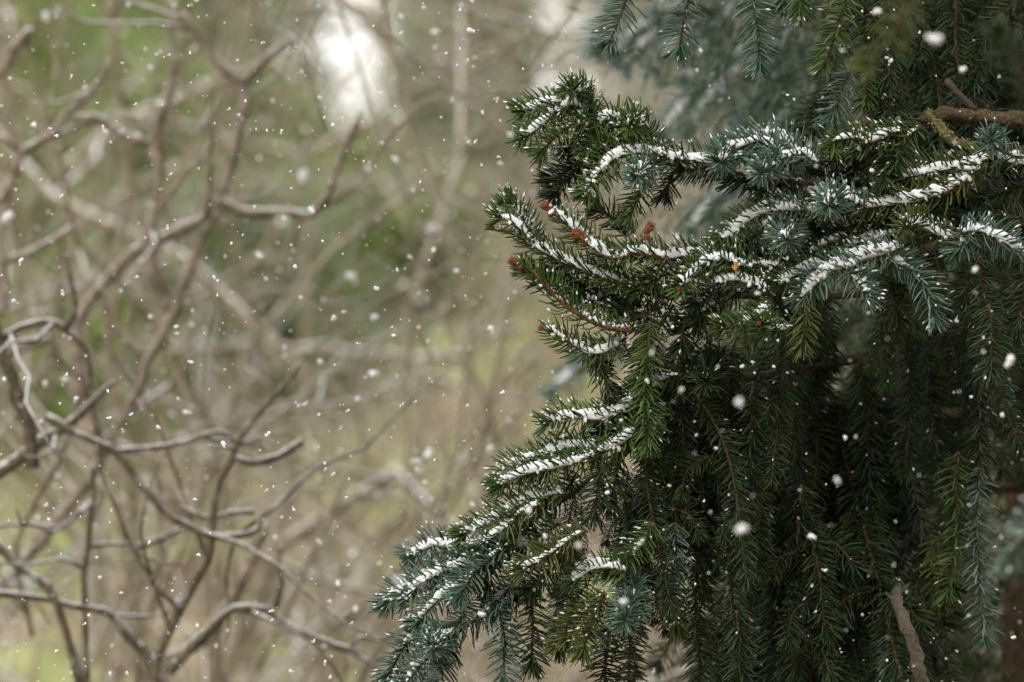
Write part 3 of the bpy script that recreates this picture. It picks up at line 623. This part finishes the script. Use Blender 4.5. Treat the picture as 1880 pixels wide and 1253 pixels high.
# group C: shoots of the right centre
S([(1800, 305), (1771, 330), (1751, 347), (1717, 358), (1667, 371), (1600, 380), (1555, 383)], 'y', 1.0, -.5, snowsize=1.25, ang=66, length=.021, brush=.1, r=(.0036, .003))
S([(1590, 380), (1555, 365), (1530, 362), (1521, 379, -6)], 'b', 1.0, -1.5, snowsize=1.2)
S([(1545, 372), (1510, 355), (1480, 358), (1452, 372)], 'y', .95, .8, snowsize=1.1)
S([(1530, 400), (1480, 385), (1420, 385), (1378, 402), (1350, 425), (1322, 443)], 'g', 1.0, 0, bud=.8, snowsize=1.2)
S([(1480, 388), (1432, 386), (1425, 400), (1436, 425), (1446, 443, -5)], 'b', .9, -2)
S([(1400, 430), (1370, 445), (1345, 470)], 'b', .5, 1.5)
S([(1440, 460), (1405, 480), (1375, 470)], 'd', .5, 2)
S([(1590, 465), (1611, 462), (1656, 486), (1690, 512), (1709, 553), (1717, 592)], 'b', .75, -3, ang=62)
S([(1660, 455), (1603, 470), (1569, 481), (1516, 503), (1468, 553)], 'b', 1.0, -3.5, bud=.8, snowsize=1.5)
S([(1580, 480), (1556, 498), (1578, 520), (1597, 552)], 'b', .8, -4.5)
S([(1540, 500), (1500, 492), (1472, 500), (1422, 526)], 'g', .9, -1.5, bud=.6)
S([(1830, 430), (1796, 425), (1773, 442), (1753, 468)], 'b', .9, -3)
S([(1760, 430), (1796, 424), (1835, 440), (1885, 470)], 'b', .9, -4)
S([(1750, 440), (1715, 430), (1685, 415), (1662, 418, -4)], 'y', .95, -1, snowsize=1.1)
S([(1690, 425), (1625, 433), (1580, 447), (1552, 457)], 'g', .8, 1, bud=.6)
S([(1480, 555), (1478, 590), (1473, 640)], 'y', 0, -4, ang=60)
S([(1800, 490), (1803, 520), (1812, 567), (1820, 610)], 'd', 0, -1)
S([(1815, 560), (1822, 590), (1820, 640), (1818, 690)], 'd', 0, -4, length=.023)
S([(1875, 470), (1880, 520), (1876, 570), (1870, 610)], 'd', 0, -2)
S([(1656, 240), (1628, 250), (1600, 262), (1565, 278)], 'g', .95, 0)
S([(1600, 262), (1560, 255), (1530, 262), (1525, 275)], 'g', .7, -1)
S([(1690, 232), (1665, 255), (1650, 280), (1640, 310)], 'g', .8, 0)
S([(1840, 285), (1821, 291), (1765, 307), (1709, 316), (1645, 332)], 'y', .95, .5)
S([(1570, 280), (1530, 295), (1500, 320)], 'd', .4, 2); S([(1600, 300), (1560, 320), (1530, 345)], 'd', .4, 3)
S([(1680, 330), (1620, 340), (1570, 350)], 'd', .3, 2.5); S([(1700, 385), (1650, 400), (1600, 405)], 'd', .5, 2)
S([(1640, 395), (1590, 410), (1540, 420), (1500, 425)], 'd', .4, 2.5); S([(1700, 420), (1660, 440), (1600, 455)], 'd', .3, 3)
S([(1880, 290), (1850, 282), (1826, 270), (1820, 255, -4)], 'b', .6, -2, dens=900, bud=.6, length=.022)
S([(1900, 300), (1860, 300), (1830, 290)], 'd', .8, 1); S([(1900, 330), (1850, 350), (1800, 360)], 'd', .2, 3)
S([(1880, 400), (1820, 395), (1760, 410)], 'd', .2, 3); S([(1560, 430), (1520, 450), (1480, 470)], 'd', .7, 1.5)
S([(1560, 460), (1500, 480), (1440, 480)], 'g', .5, 2); S([(1720, 470), (1690, 500), (1650, 530)], 'd', .2, 2)
S([(1650, 500), (1640, 540), (1650, 590)], 'd', .1, 1.5); S([(1800, 470), (1780, 510), (1770, 560)], 'd', .2, 2)
S([(1460, 600), (1420, 610), (1395, 595, -3)], 'g', .9, -3, bud=1.0)
# group D: lower left bough
S([(1200, 700), (1165, 735), (1120, 765), (1074, 768), (1035, 768), (1000, 777)], 'g', 1.0, 0, snowsize=1.1)
S([(1250, 690), (1210, 700), (1175, 725), (1130, 752)], 'd', .85, 1)
S([(1230, 740), (1190, 765), (1150, 790), (1100, 790)], 'd', .7, 2)
S([(1220, 770), (1167, 797), (1131, 819), (1095, 838)], 'g', .95, -.5)
S([(1110, 830), (1056, 820), (1010, 832), (965, 845), (930, 862), (915, 885)], 'g', .95, 1)
S([(1100, 832), (1056, 850), (977, 868), (935, 882), (912, 893)], 'g', .95, -1, bud=.7)
S([(1080, 835), (1050, 830), (1010, 850), (960, 870)], 'd', .6, 2.5)
S([(1110, 835), (1104, 860), (1098, 905), (1090, 950)], 'd', .35, -1, ang=62)
S([(1140, 830), (1130, 880), (1120, 930)], 'd', .1, 1, ang=62)
S([(1060, 870), (1040, 900), (1010, 930)], 'd', .3, 2)
S([(1040, 905), (972, 919), (915, 950), (880, 968), (845, 985)], 'g', .95, 0)
S([(1000, 925), (960, 940), (920, 975), (880, 1005)], 'g', .6, -1.5)
S([(940, 975), (880, 1000), (840, 1005), (791, 1004), (752, 1023)], 'b', 1.0, 3.5, snowsize=1.15)
S([(900, 1010), (862, 1035), (800, 1053), (739, 1082), (706, 1112)], 'b', 1.0, 3)
S([(910, 1015), (870, 1035), (825, 1045), (770, 1075), (740, 1105)], 'b', .95, 1.5)
S([(900, 1030), (858, 1066), (805, 1102), (764, 1147)], 'b', .9, 0, bud=.5)
S([(925, 1005), (890, 1035), (865, 1060), (842, 1100)], 'b', .5, -2)
S([(960, 985), (930, 1010), (905, 1050), (890, 1080)], 'd', .3, -1)
S([(980, 960), (940, 1000), (910, 1020)], 'd', .4, 1)
S([(960, 1060), (925, 1090), (875, 1137), (830, 1170)], 'b', .7, 0, ang=68, droop=.08, length=.023)
S([(850, 1130), (830, 1160), (800, 1178), (796, 1190, -4)], 'b', .8, -1, bud=.7)
S([(830, 1150), (800, 1180), (770, 1225), (742, 1260)], 'b', .9, .5, bud=.5)
S([(800, 1150), (760, 1170), (735, 1200), (712, 1245)], 'b', .8, 2)
S([(840, 1180), (820, 1210), (795, 1260)], 'b', .3, 1); S([(815, 1190), (800, 1230), (790, 1270)], 'b', .2, 0)
S([(1075, 975), (1052, 988), (999, 1026), (952, 1050)], 'y', .7, -3.5)
S([(1060, 1000), (1010, 1050), (970, 1090)], 'd', .2, -2); S([(1030, 960), (990, 985), (955, 1010)], 'd', .3, -1)
S([(1200, 960), (1189, 985), (1171, 1010), (1140, 1046), (1110, 1052)], 'g', .9, -1)
S([(1150, 1050), (1125, 1045), (1087, 1044), (1047, 1072)], 'g', 1.0, -2, snowsize=1.1)
S([(1120, 1100), (1090, 1115), (1060, 1140), (1040, 1180)], 'y', .4, -2.5)
S([(1110, 1090), (1098, 1120), (1080, 1164), (1068, 1200)], 'y', .7, -4)
S([(1070, 1110), (1040, 1150), (1022, 1195)], 'y', .1, -1.5)
S([(1170, 1060, 3), (1160, 1100), (1146, 1142, -5)], 'b', .3, -2, length=.023)
S([(1115, 1110), (1125, 1150), (1108, 1170)], 'b', .3, -3)
S([(910, 1100), (915, 1124), (924, 1163), (926, 1252)], 'b', .1, -.5, ang=66, length=.022)
S([(975, 1080), (977, 1120), (977, 1170), (975, 1225)], 'd', .1, -.5, ang=66, length=.022)
S([(1115, 1150), (1112, 1190), (1110, 1290)], 'd', 0, 1, ang=70, length=.023)
S([(1160, 1130), (1158, 1180), (1152, 1290)], 'd', 0, 0, ang=70, length=.023)
S([(1000, 1060), (960, 1090), (930, 1110)], 'd', .3, 1); S([(950, 1080), (930, 1100), (905, 1120)], 'd', .3, 2)
S([(1040, 1040), (1060, 1080), (1050, 1120)], 'd', .1, 2); S([(1180, 1040), (1170, 1080), (1175, 1120)], 'd', .1, 3)
# group E: hanging curtain
H = dict(ang=64, brush=.03)
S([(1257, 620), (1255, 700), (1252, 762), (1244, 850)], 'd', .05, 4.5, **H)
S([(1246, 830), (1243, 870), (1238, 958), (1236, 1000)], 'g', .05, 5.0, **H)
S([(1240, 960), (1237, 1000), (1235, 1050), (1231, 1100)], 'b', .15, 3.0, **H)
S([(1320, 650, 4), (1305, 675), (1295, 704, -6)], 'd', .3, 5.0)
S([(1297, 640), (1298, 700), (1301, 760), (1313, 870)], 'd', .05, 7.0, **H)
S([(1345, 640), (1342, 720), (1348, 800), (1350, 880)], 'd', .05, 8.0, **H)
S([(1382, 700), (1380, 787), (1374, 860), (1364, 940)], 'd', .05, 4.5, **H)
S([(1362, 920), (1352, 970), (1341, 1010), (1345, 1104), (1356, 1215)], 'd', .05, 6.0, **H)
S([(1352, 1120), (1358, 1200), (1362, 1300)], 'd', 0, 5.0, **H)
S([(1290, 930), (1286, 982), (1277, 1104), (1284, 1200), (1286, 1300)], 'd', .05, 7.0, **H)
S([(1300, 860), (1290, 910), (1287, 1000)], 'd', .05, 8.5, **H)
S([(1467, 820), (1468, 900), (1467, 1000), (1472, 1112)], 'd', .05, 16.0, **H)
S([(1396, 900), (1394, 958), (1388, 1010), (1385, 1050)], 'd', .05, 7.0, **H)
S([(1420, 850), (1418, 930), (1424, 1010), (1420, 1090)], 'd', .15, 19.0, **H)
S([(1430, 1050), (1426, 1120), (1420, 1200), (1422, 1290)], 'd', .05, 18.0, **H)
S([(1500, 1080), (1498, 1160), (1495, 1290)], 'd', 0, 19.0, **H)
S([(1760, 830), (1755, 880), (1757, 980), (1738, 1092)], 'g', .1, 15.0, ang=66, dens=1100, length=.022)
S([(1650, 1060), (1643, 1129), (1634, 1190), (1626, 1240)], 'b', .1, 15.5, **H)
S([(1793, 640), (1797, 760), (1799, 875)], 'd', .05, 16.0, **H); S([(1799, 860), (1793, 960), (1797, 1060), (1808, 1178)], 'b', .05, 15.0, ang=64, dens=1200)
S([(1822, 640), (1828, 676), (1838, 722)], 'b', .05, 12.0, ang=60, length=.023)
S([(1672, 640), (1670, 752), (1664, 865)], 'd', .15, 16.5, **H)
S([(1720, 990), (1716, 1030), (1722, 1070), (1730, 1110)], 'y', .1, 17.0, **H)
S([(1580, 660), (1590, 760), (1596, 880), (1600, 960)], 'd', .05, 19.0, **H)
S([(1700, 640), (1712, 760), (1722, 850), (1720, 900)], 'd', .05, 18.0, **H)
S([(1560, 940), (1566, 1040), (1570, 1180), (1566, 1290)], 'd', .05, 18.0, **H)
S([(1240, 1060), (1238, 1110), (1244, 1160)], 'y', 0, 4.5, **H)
# group F: hanging from above
S([(1160, -60), (1149, 0), (1132, 50), (1116, 80)], 'b', .1, 0, ang=66, length=.023, dens=1100)
S([(1272, -60), (1263, 0), (1250, 72), (1245, 96)], 'b', .25, 0, ang=66, length=.022, dens=1200)
S([(1380, -60), (1383, 0), (1391, 53), (1394, 112), (1392, 125)], 'b', .2, -1, ang=66, length=.022, dens=1200)
S([(1462, -60), (1466, -10), (1470, 26)], 'g', .1, -.5, ang=64)
S([(1560, -60), (1553, 0), (1533, 64), (1513, 125)], 'g', .15, -1, ang=68, length=.024, dens=1200)
S([(1612, 20), (1604, 60), (1596, 130), (1587, 190)], 'g', .15, 1, ang=66, dens=1200)
S([(1560, 130), (1546, 168), (1536, 195), (1523, 225)], 'b', .1, 0, ang=66, length=.023)
S([(1630, -40), (1626, 20), (1622, 70)], 'd', .15, 0, **H); S([(1440, -60), (1444, -20), (1436, 10)], 'b', .1, 1, **H)
S([(1590, -60), (1588, 20), (1585, 70)], 'd', .2, 1.5, **H)

S([(1700, -260, 0), (1690, -60, 0), (1660, 40, 0), (1590, 120, 0)], 'y', 0, -75, dens=900)
S([(1990, 860, 0), (1930, 930, 0), (1880, 985, 0), (1850, 1040, 0)], 'b', .6, -80)
S([(1960, 300, 0), (1900, 180, 0), (1830, 60, 0)], 'd', 0, -70)
# shared hanging sprigs for the tree's inner curtain
protos = []
for k in range(9):
    L = .13 + .02 * k; sw = rng.normal(0, .024, 2)
    w = [np.array([0, 0, 0.0]), np.array([sw[0], sw[1], -L * .4]), np.array([sw[0] * 1.2 + rng.normal(0, .022), sw[1], -L])]
    protos.append((w, 'ddgdddddd'[k % 9]))
made = []
Z3 = np.zeros(3)
def hang(px, py, dz, sc=1.0, k=None, tilt=.12):
    global sprig_count
    if k is None: k = int(rng.integers(0, len(protos)))
    loc = P(px, py, D + dz / 100.0) - O1; rot = (rng.normal(0, tilt * 1.5), rng.normal(0, tilt * 1.5), rng.random() * 6.28)
    while len(made) <= k: made.append(None)
    if made[k] is None:
        w = protos[k][0]; o = sprig(w, T1, Z3, protos[k][1], .12, ang=66, brush=.0, dens=1250); made[k] = o
        nb = MB()                     # side shoots
        for q in range(2 + k % 4):
            f = rng.uniform(.15, .75); b0 = w[0] + (w[2] - w[0]) * f; an = rng.random() * 6.28; ln = rng.uniform(.03, .075)
            e = b0 + np.array([math.cos(an) * ln * .75, math.sin(an) * ln * .75, -ln * .7]); mdp = b0 + np.array([math.cos(an) * ln * .5, math.sin(an) * ln * .5, -ln * .2])
            p, s_ = spline([b0, mdp, e], .003); tb = MB(); tube(tb, p, np.linspace(.0013, .0009, len(p)), 5, .3); needles(nb, p, s_, 1250, .019, 66, .0)
            link('side_shoot', tb.mesh('side_shoot', M['twig']), o)
        tag(link('needles', nb.mesh('needles', M[protos[k][1]]), o), kind='stuff')
    else:
        src = made[k]; o = src.copy(); COL.objects.link(o); sprig_count += 1
        for ch in src.children:
            c = ch.copy(); COL.objects.link(c); c.parent = o
    o.parent = T1; o.location = loc; o.rotation_euler = rot; o.scale = (sc, sc, sc)
    return o
def gap(px, py, L):
    """places where the photograph lets the woodland show through the curtain"""
    for x0, y0, x1, y1 in ((1195, 1075, 1250, 1300), (1722, 1110, 1800, 1300), (1285, 985, 1320, 1035), (1195, 330, 1330, 450), (1165, 640, 1205, 720), (1840, 1090, 1960, 1300)):
        if x0 - 36 < px < x1 + 36 and py < y1 and py + L > y0: return True
    return False
cnt = 0
while cnt < 88:      # curtain in the lower right
    px = rng.uniform(1215, 1900); py = rng.uniform(500, 1130); dz = 10 + 52 * rng.random() ** 1.2 + (12 if px > 1480 else 0)
    if px < 1215 + max(0, (700 - py)) * .3 or gap(px, py, 480): continue
    if 1400 < px < 1640 and 420 < py < 760: dz = max(dz, 22)
    hang(px, py, dz, .75 + .5 * rng.random()); cnt += 1
cnt = 0
while cnt < 34:      # curtain in the upper right
    px = rng.uniform(1600, 1910); py = rng.uniform(-260, 120)
    if px < 1640 and py > -80: continue
    dz = rng.uniform(3, 40)
    if px > 1680: dz = rng.uniform(14, 45)
    hang(px, py, dz); cnt += 1
for k in range(14): hang(rng.uniform(1330, 1880), rng.uniform(300, 480), rng.uniform(8, 30), .8)
for k in range(10): hang(rng.uniform(1210, 1330), rng.uniform(560, 700), rng.uniform(3, 12), .8)
for k in range(8): hang(rng.uniform(1040, 1190), rng.uniform(860, 960), rng.uniform(4, 14), .55)
print('sprigs', sprig_count)
# upper crown of the same tree, above the picture: the layered boughs that shade it
up = MB()
for k in range(26):
    a = rng.uniform(0, 6.28); z = rng.uniform(2.75, 5.2); L = (6.5 - z) * .30 + .1
    d = np.array([math.cos(a), math.sin(a), -.2]);
    q = np.array([TX, TY, z]) + d[None] * np.linspace(.1, L, 6)[:, None]
    bm_ = MB(); tube(bm_, q, np.linspace(.02, .004, 6), 6, .2); link('bough', bm_.mesh('bough', M['bough'], origin=O1), T1)
    n = int(1300 * L)
    c = np.array([TX, TY, z]) + d[None] * (L * np.sqrt(rng.random(n)))[:, None] + rng.normal(0, 1, (n, 3)) * np.array([.13, .13, .07]) * (.4 + L * .6)
    fuzz(up, c, nrm(rng.normal(0, 1, (n, 3)) + d + np.array([0, 0, -.4])), .07, .006)
for k in range(16):  # unseen boughs reaching toward the camera, added to shade the curtain below
    x_, y_, z_ = rng.uniform(.34, 1.0), rng.uniform(4.55, 5.3), rng.uniform(2.12, 2.6)
    q = np.array([[TX, TY, z_ + .25], [(TX + x_) / 2, (TY + y_) / 2, z_ + .12], [x_, y_, z_]]); p, s = spline(q, .05)
    bm_ = MB(); tube(bm_, p, np.linspace(.016, .004, len(p)), 6, .2); link('bough', bm_.mesh('bough', M['bough'], origin=O1), T1)
    n = 1800; c = p[rng.integers(len(p) // 4, len(p), n)] + rng.normal(0, 1, (n, 3)) * np.array([.10, .08, .04])
    fuzz(up, c, nrm(rng.normal(0, 1, (n, 3)) + np.array([0, -.4, -.3])), .045, .0025)
low = MB()
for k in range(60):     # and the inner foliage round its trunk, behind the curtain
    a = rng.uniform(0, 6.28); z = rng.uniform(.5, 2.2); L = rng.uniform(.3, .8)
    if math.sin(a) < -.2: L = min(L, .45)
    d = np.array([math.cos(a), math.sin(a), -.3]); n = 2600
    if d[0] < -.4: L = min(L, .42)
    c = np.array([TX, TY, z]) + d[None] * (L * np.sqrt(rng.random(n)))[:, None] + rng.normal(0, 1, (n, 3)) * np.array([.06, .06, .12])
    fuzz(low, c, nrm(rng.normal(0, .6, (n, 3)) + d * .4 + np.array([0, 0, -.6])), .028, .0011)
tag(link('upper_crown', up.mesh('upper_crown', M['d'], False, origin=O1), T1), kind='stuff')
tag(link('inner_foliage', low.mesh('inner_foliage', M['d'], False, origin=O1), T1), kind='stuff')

# ------------------------------------------------------------------ second spruce, blurred behind
BX, BY = .55, 7.6
T2 = spruce('pale blue green spruce blurred behind the sharp one, snow on its shoots', BX, BY, 5.5, .11)
O2 = np.array([BX, BY, float(gh(BX, BY))])
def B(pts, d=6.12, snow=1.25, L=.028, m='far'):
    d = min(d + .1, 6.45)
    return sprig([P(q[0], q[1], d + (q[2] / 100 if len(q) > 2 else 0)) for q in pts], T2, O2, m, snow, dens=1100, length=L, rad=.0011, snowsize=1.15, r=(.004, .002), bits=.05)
B([(1400, -40), (1346, 16), (1314, 64)]); B([(1500, -20), (1479, 32), (1452, 61), (1436, 112), (1441, 165)], snow=1.3)
B([(1240, 30), (1186, 82), (1150, 122)]); B([(1280, 40), (1229, 90), (1204, 130)])
B([(1420, 90), (1367, 125), (1314, 173), (1264, 245)], snow=1.2); B([(1290, 165), (1255, 202), (1216, 248)])
B([(1310, 168), (1330, 180), (1352, 225)]); B([(1370, 330), (1316, 365), (1270, 420)]); B([(1400, 340), (1350, 380), (1310, 400)])
B([(1150, -40), (1118, 20), (1092, 96)], snow=.8); B([(1110, 650), (1060, 682), (1012, 722)], d=6.7); B([(1150, 640), (1100, 660), (1060, 660)], d=6.7)
B([(1290, -60), (1270, 0), (1210, 30)]); B([(1340, 70), (1290, 130), (1280, 160)], d=6.8, snow=.6); B([(1480, 90), (1400, 190), (1360, 260)], d=6.8, snow=.5)
B([(1440, 160), (1400, 230), (1330, 260)], d=6.9, snow=.5); B([(1350, -60), (1280, 60), (1230, 60)], d=6.9, snow=.4); B([(1520, 60), (1480, 150), (1450, 230)], d=6.8, snow=.3)
B([(1420, -20), (1380, 80), (1340, 110)]); B([(1330, 30), (1290, 95), (1262, 150)]); B([(1500, 120), (1455, 190), (1420, 250)]); B([(1215, 40), (1170, 60), (1130, 100)]); B([(1450, 60), (1410, 130), (1385, 190)]); B([(1480, 200), (1420, 240), (1380, 300)], d=6.8, snow=.6)
for pts in ([(1480, 200), (1367, 125), (1290, 160)], [(1560, 60), (1480, 20), (1346, 16), (1240, 30)], [(1600, 340), (1400, 340), (1316, 365)], [(1500, 640), (1150, 640), (1060, 682)], [(1300, -200), (1180, -100), (1110, -40)]):
    w = [np.array([BX, BY, P(*pts[0], 7.0)[2] + .15])] + [P(q[0], q[1], 6.4 - .08 * i) for i, q in enumerate(pts)]
    bough(w, .014, .004, root=T2, org=O2)
fol = MB()
for k in range(70):
    a = rng.uniform(0, 6.28); z = rng.uniform(.3, 5); L = min((5.6 - z) * .2 + .12, .36)
    d = np.array([math.cos(a), math.sin(a), -.35]); n = 110
    c = np.array([BX, BY, z]) + d[None] * (L * np.sqrt(rng.random(n)))[:, None] + rng.normal(0, 1, (n, 3)) * np.array([.06, .06, .06])
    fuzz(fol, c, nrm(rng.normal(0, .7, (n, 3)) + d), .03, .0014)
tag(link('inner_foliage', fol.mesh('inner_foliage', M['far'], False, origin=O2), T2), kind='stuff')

# ------------------------------------------------------------------ small leaf caught in the needles
mb = MB(); c = P(1350, 489, D - .03)
o_ = empty  # leaf is one curled mesh with a stalk
us = np.linspace(-1, 1, 7); rows = []
for u in us:
    wd = .0034 * max(0.02, (1 - abs(u) ** 1.7))
    rows.append([[v * wd + .0006 * u, .0012 * v * v - .001 * u * u, u * .0042] for v in (-1, -.5, 0, .5, 1)])
V = np.array(rows).reshape(-1, 3); i = np.arange(6)[:, None] * 5; j = np.arange(4)[None]
mb.add(V, np.stack([i + j, i + j + 1, i + 6 + j, i + 5 + j], -1).reshape(-1, 4))
tube(mb, np.array([[0, 0, -.004], [.0008, -.0005, -.0065], [.0018, 0, -.009]]), .0003, 5)
tag(link('leaf', mb.mesh('leaf', M['leaf']), loc=c), 'tiny yellow leaf caught among the spruce needles at the centre', 'leaf')

# ------------------------------------------------------------------ falling snow
def flake_mesh(seed):
    g = np.random.default_rng(seed); mb = MB(); ph = (1 + 5 ** .5) / 2
    ico = nrm(np.array([[-1, ph, 0], [1, ph, 0], [-1, -ph, 0], [1, -ph, 0], [0, -1, ph], [0, 1, ph], [0, -1, -ph], [0, 1, -ph], [ph, 0, -1], [ph, 0, 1], [-ph, 0, -1], [-ph, 0, 1]], float))
    F = [(0, 11, 5), (0, 5, 1), (0, 1, 7), (0, 7, 10), (0, 10, 11), (1, 5, 9), (5, 11, 4), (11, 10, 2), (10, 7, 6), (7, 1, 8), (3, 9, 4), (3, 4, 2), (3, 2, 6), (3, 6, 8), (3, 8, 9), (4, 9, 5), (2, 4, 11), (6, 2, 10), (8, 6, 7), (9, 8, 1)]
    for k in range(2 + seed % 4):
        c = g.normal(0, .45, 3) if k else np.zeros(3); s = (.75 if k == 0 else .3 + .3 * g.random())
        mb.add(c + ico * s * (.75 + .5 * g.random((12, 1))) * np.array([1, .8, 1.1]), None, F)
    return mb.mesh('snowflake', M['flake'], True)
FM = [flake_mesh(k) for k in range(9)]
KNOWN = [(517, 240, 7, 0), (611, 230, 7, 0), (863, 262, 6, .4), (874, 260, 6, .2), (490, 240, 5, 0), (470, 237, 4, 0), (393, 508, 7, 0), (400, 516, 6, 0), (585, 312, 4, 0), (772, 334, 4, 0),
         (308, 420, 5, 0), (349, 98, 5, 0), (226, 117, 5, .1), (91, 237, 6, 0), (113, 361, 6, .1), (203, 262, 4, 0), (728, 295, 9, .8), (702, 263, 6, .5), (831, 186, 7, .6), (614, 583, 8, .4), (630, 573, 6, .4),
         (688, 582, 9, .9), (722, 616, 6, 0), (901, 603, 9, .5), (797, 459, 8, .5), (838, 497, 6, .6), (730, 497, 5, .2), (751, 471, 6, .5), (785, 534, 3, 0), (1243, 435, 8, .6), (15, 397, 14, 1.0), (180, 190, 5, 0),
         (277, 125, 7, .9), (480, 472, 9, .8), (645, 508, 11, 1.3), (555, 325, 12, 1.4), (798, 420, 12, 1.5), (684, 686, 9, .8), (588, 664, 7, .7), (522, 637, 7, .7), (410, 815, 9, 0), (365, 1019, 6, 0), (198, 718, 6, 0),
         (110, 741, 5, 0), (140, 732, 7, .4), (28, 555, 7, .2), (8, 697, 8, .3), (46, 695, 6, .1), (83, 703, 8, .8), (120, 697, 8, .8), (276, 582, 7, .6), (323, 600, 6, .3), (326, 613, 6, .3), (222, 535, 6, .6),
         (768, 865, 8, .6), (786, 838, 11, 1.0), (764, 848, 9, .9), (781, 886, 7, .7), (774, 913, 5, .1), (868, 927, 8, .5), (621, 1072, 9, .5), (654, 1118, 9, .7), (500, 1122, 6, .1), (597, 1216, 7, 0), (605, 1104, 6, .3),
         (589, 997, 7, .6), (518, 950, 5, .3), (507, 988, 7, .6), (234, 1237, 7, 0), (203, 1238, 7, .3), (156, 1145, 5, 0), (163, 1130, 5, .2), (155, 1211, 4, .1), (317, 1085, 5, 0), (418, 1159, 5, .4), (112, 1017, 4, 0), (84, 928, 5, .3),
         (740, 742, 4, 0), (735, 745, 4, 0), (805, 1003, 4, .2), (626, 788, 4, 0), (560, 742, 6, .4), (548, 745, 5, .4), (490, 900, 5, 0), (1098, 791, 7, .2), (884, 1128, 10, -.25), (1001, 986, 6, -.3), (970, 938, 9, -.5),
         (1356, 740, 11, -.85), (1365, 970, 11, -.9), (1536, 880, 8, -.7), (1552, 803, 7, -.3), (1491, 985, 8, -.4), (1840, 762, 9, -.3), (1855, 660, 14, -.5), (1144, 1104, 9, -.6), (1062, 1002, 9, -.7), (1231, 666, 10, .5),
         (1714, 73, 14, -.9), (1767, 128, 11, -.5), (1635, 112, 9, -.1), (1628, 106, 7, -.1), (1610, 20, 10, -.5), (1446, 175, 6, 0), (1458, 183, 5, .1), (1476, 228, 7, .4), (1600, 313, 7, -.2), (1376, 522, 8, -.2), (1660, 583, 5, .1), (1790, 495, 10, -.5),
         (1364, 672, 5, -.2), (1420, 673, 6, -.2), (1293, 920, 4, 0), (1200, 1234, 7, .3), (1280, 130, 6, .4), (1060, 40, 5, .3), (1170, 190, 6, .3), (1145, 290, 4, 0), (960, 127, 4, 0), (1013, 122, 4, 0), (1061, 107, 4, .1), (897, 150, 4, .1), (800, 88, 8, .8), (820, 98, 5, .2), (845, 18, 5, 0), (737, 30, 7, .7), (1757, 590, 5, -.3), (1850, 575, 4, 0), (1545, 1198, 4, .1), (1757, 1196, 5, .2)]
ALLF = []
def add_flake(px, py, rpx, dd, big):
    d = D + dd; ALLF.append((px, py, rpx * d / K, d, big))
for px, py, rpx, dd in KNOWN: add_flake(px + 0.0, py, rpx * (.66 + .22 * min(1, abs(dd))), dd, True)
while len(ALLF) < 2700:
    px, py = rng.uniform(-250, 2130), rng.uniform(-150, 1400)
    d = rng.choice([rng.uniform(4.2, 6.2), rng.uniform(3.2, 8.5), rng.normal(5.0, .22)], p=[.4, .3, .3])
    if px > 1000 and d < 4.35: continue
    if px > 1150 and rng.random() < (.85 if d > 4.95 else .4): continue
    rp = .8 + rng.gamma(1.1, .95)
    if d > 6 or d < 4.2: rp += 3.2 * rng.random()
    add_flake(px, py, min(rp, 7.0) * 5 / d, d - D, False)
def seen(f): return -20 < f[0] < 1900 and -20 < f[1] < 1273
ALLF.sort(key=lambda f: -(f[2] / f[3]) * (1 if seen(f) else 0))
LAB = {0: ('small crisp white snowflake falling in front of the bare woodland', 'crisp snowflakes before the woodland'),
       1: ('soft blurred white snowflake drifting before the bare woodland', 'blurred snowflakes before the woodland'),
       2: ('small crisp white snowflake falling beside the dark spruce', 'crisp snowflakes at the spruce'),
       3: ('soft blurred white snowflake drifting close before the dark spruce', 'blurred snowflakes before the spruce')}
bx = MB()
for q, (px, py, r, d, big) in enumerate(ALLF):
    me = FM[int(rng.integers(0, 9))]; loc = P(px, py, d); rot = rng.random(3) * 6.28
    if q < 290:
        o = link('snowflake', me, loc=loc); o.rotation_euler = rot; o.scale = (r, r, r * (1.0 + .5 * rng.random()))
        k = (1 if abs(d - D) > .35 else 0) + (2 if px > 1000 else 0)
        tag(o, LAB[k][0], 'snowflake', LAB[k][1])
    else:
        n = len(me.vertices); co = np.empty(n * 3, np.float32); me.vertices.foreach_get('co', co); co = co.reshape(-1, 3) * r + loc
        tr = np.empty(len(me.polygons) * 3, np.int32); me.polygons.foreach_get('vertices', tr); bx.add(co, None, tr.reshape(-1, 3))
tag(link('falling_snow', bx.mesh('falling_snow', M['flake'])), 'fine falling snow, the tiniest flakes scattered through the air', 'snow', kind='stuff')
print('objects', len(bpy.data.objects))
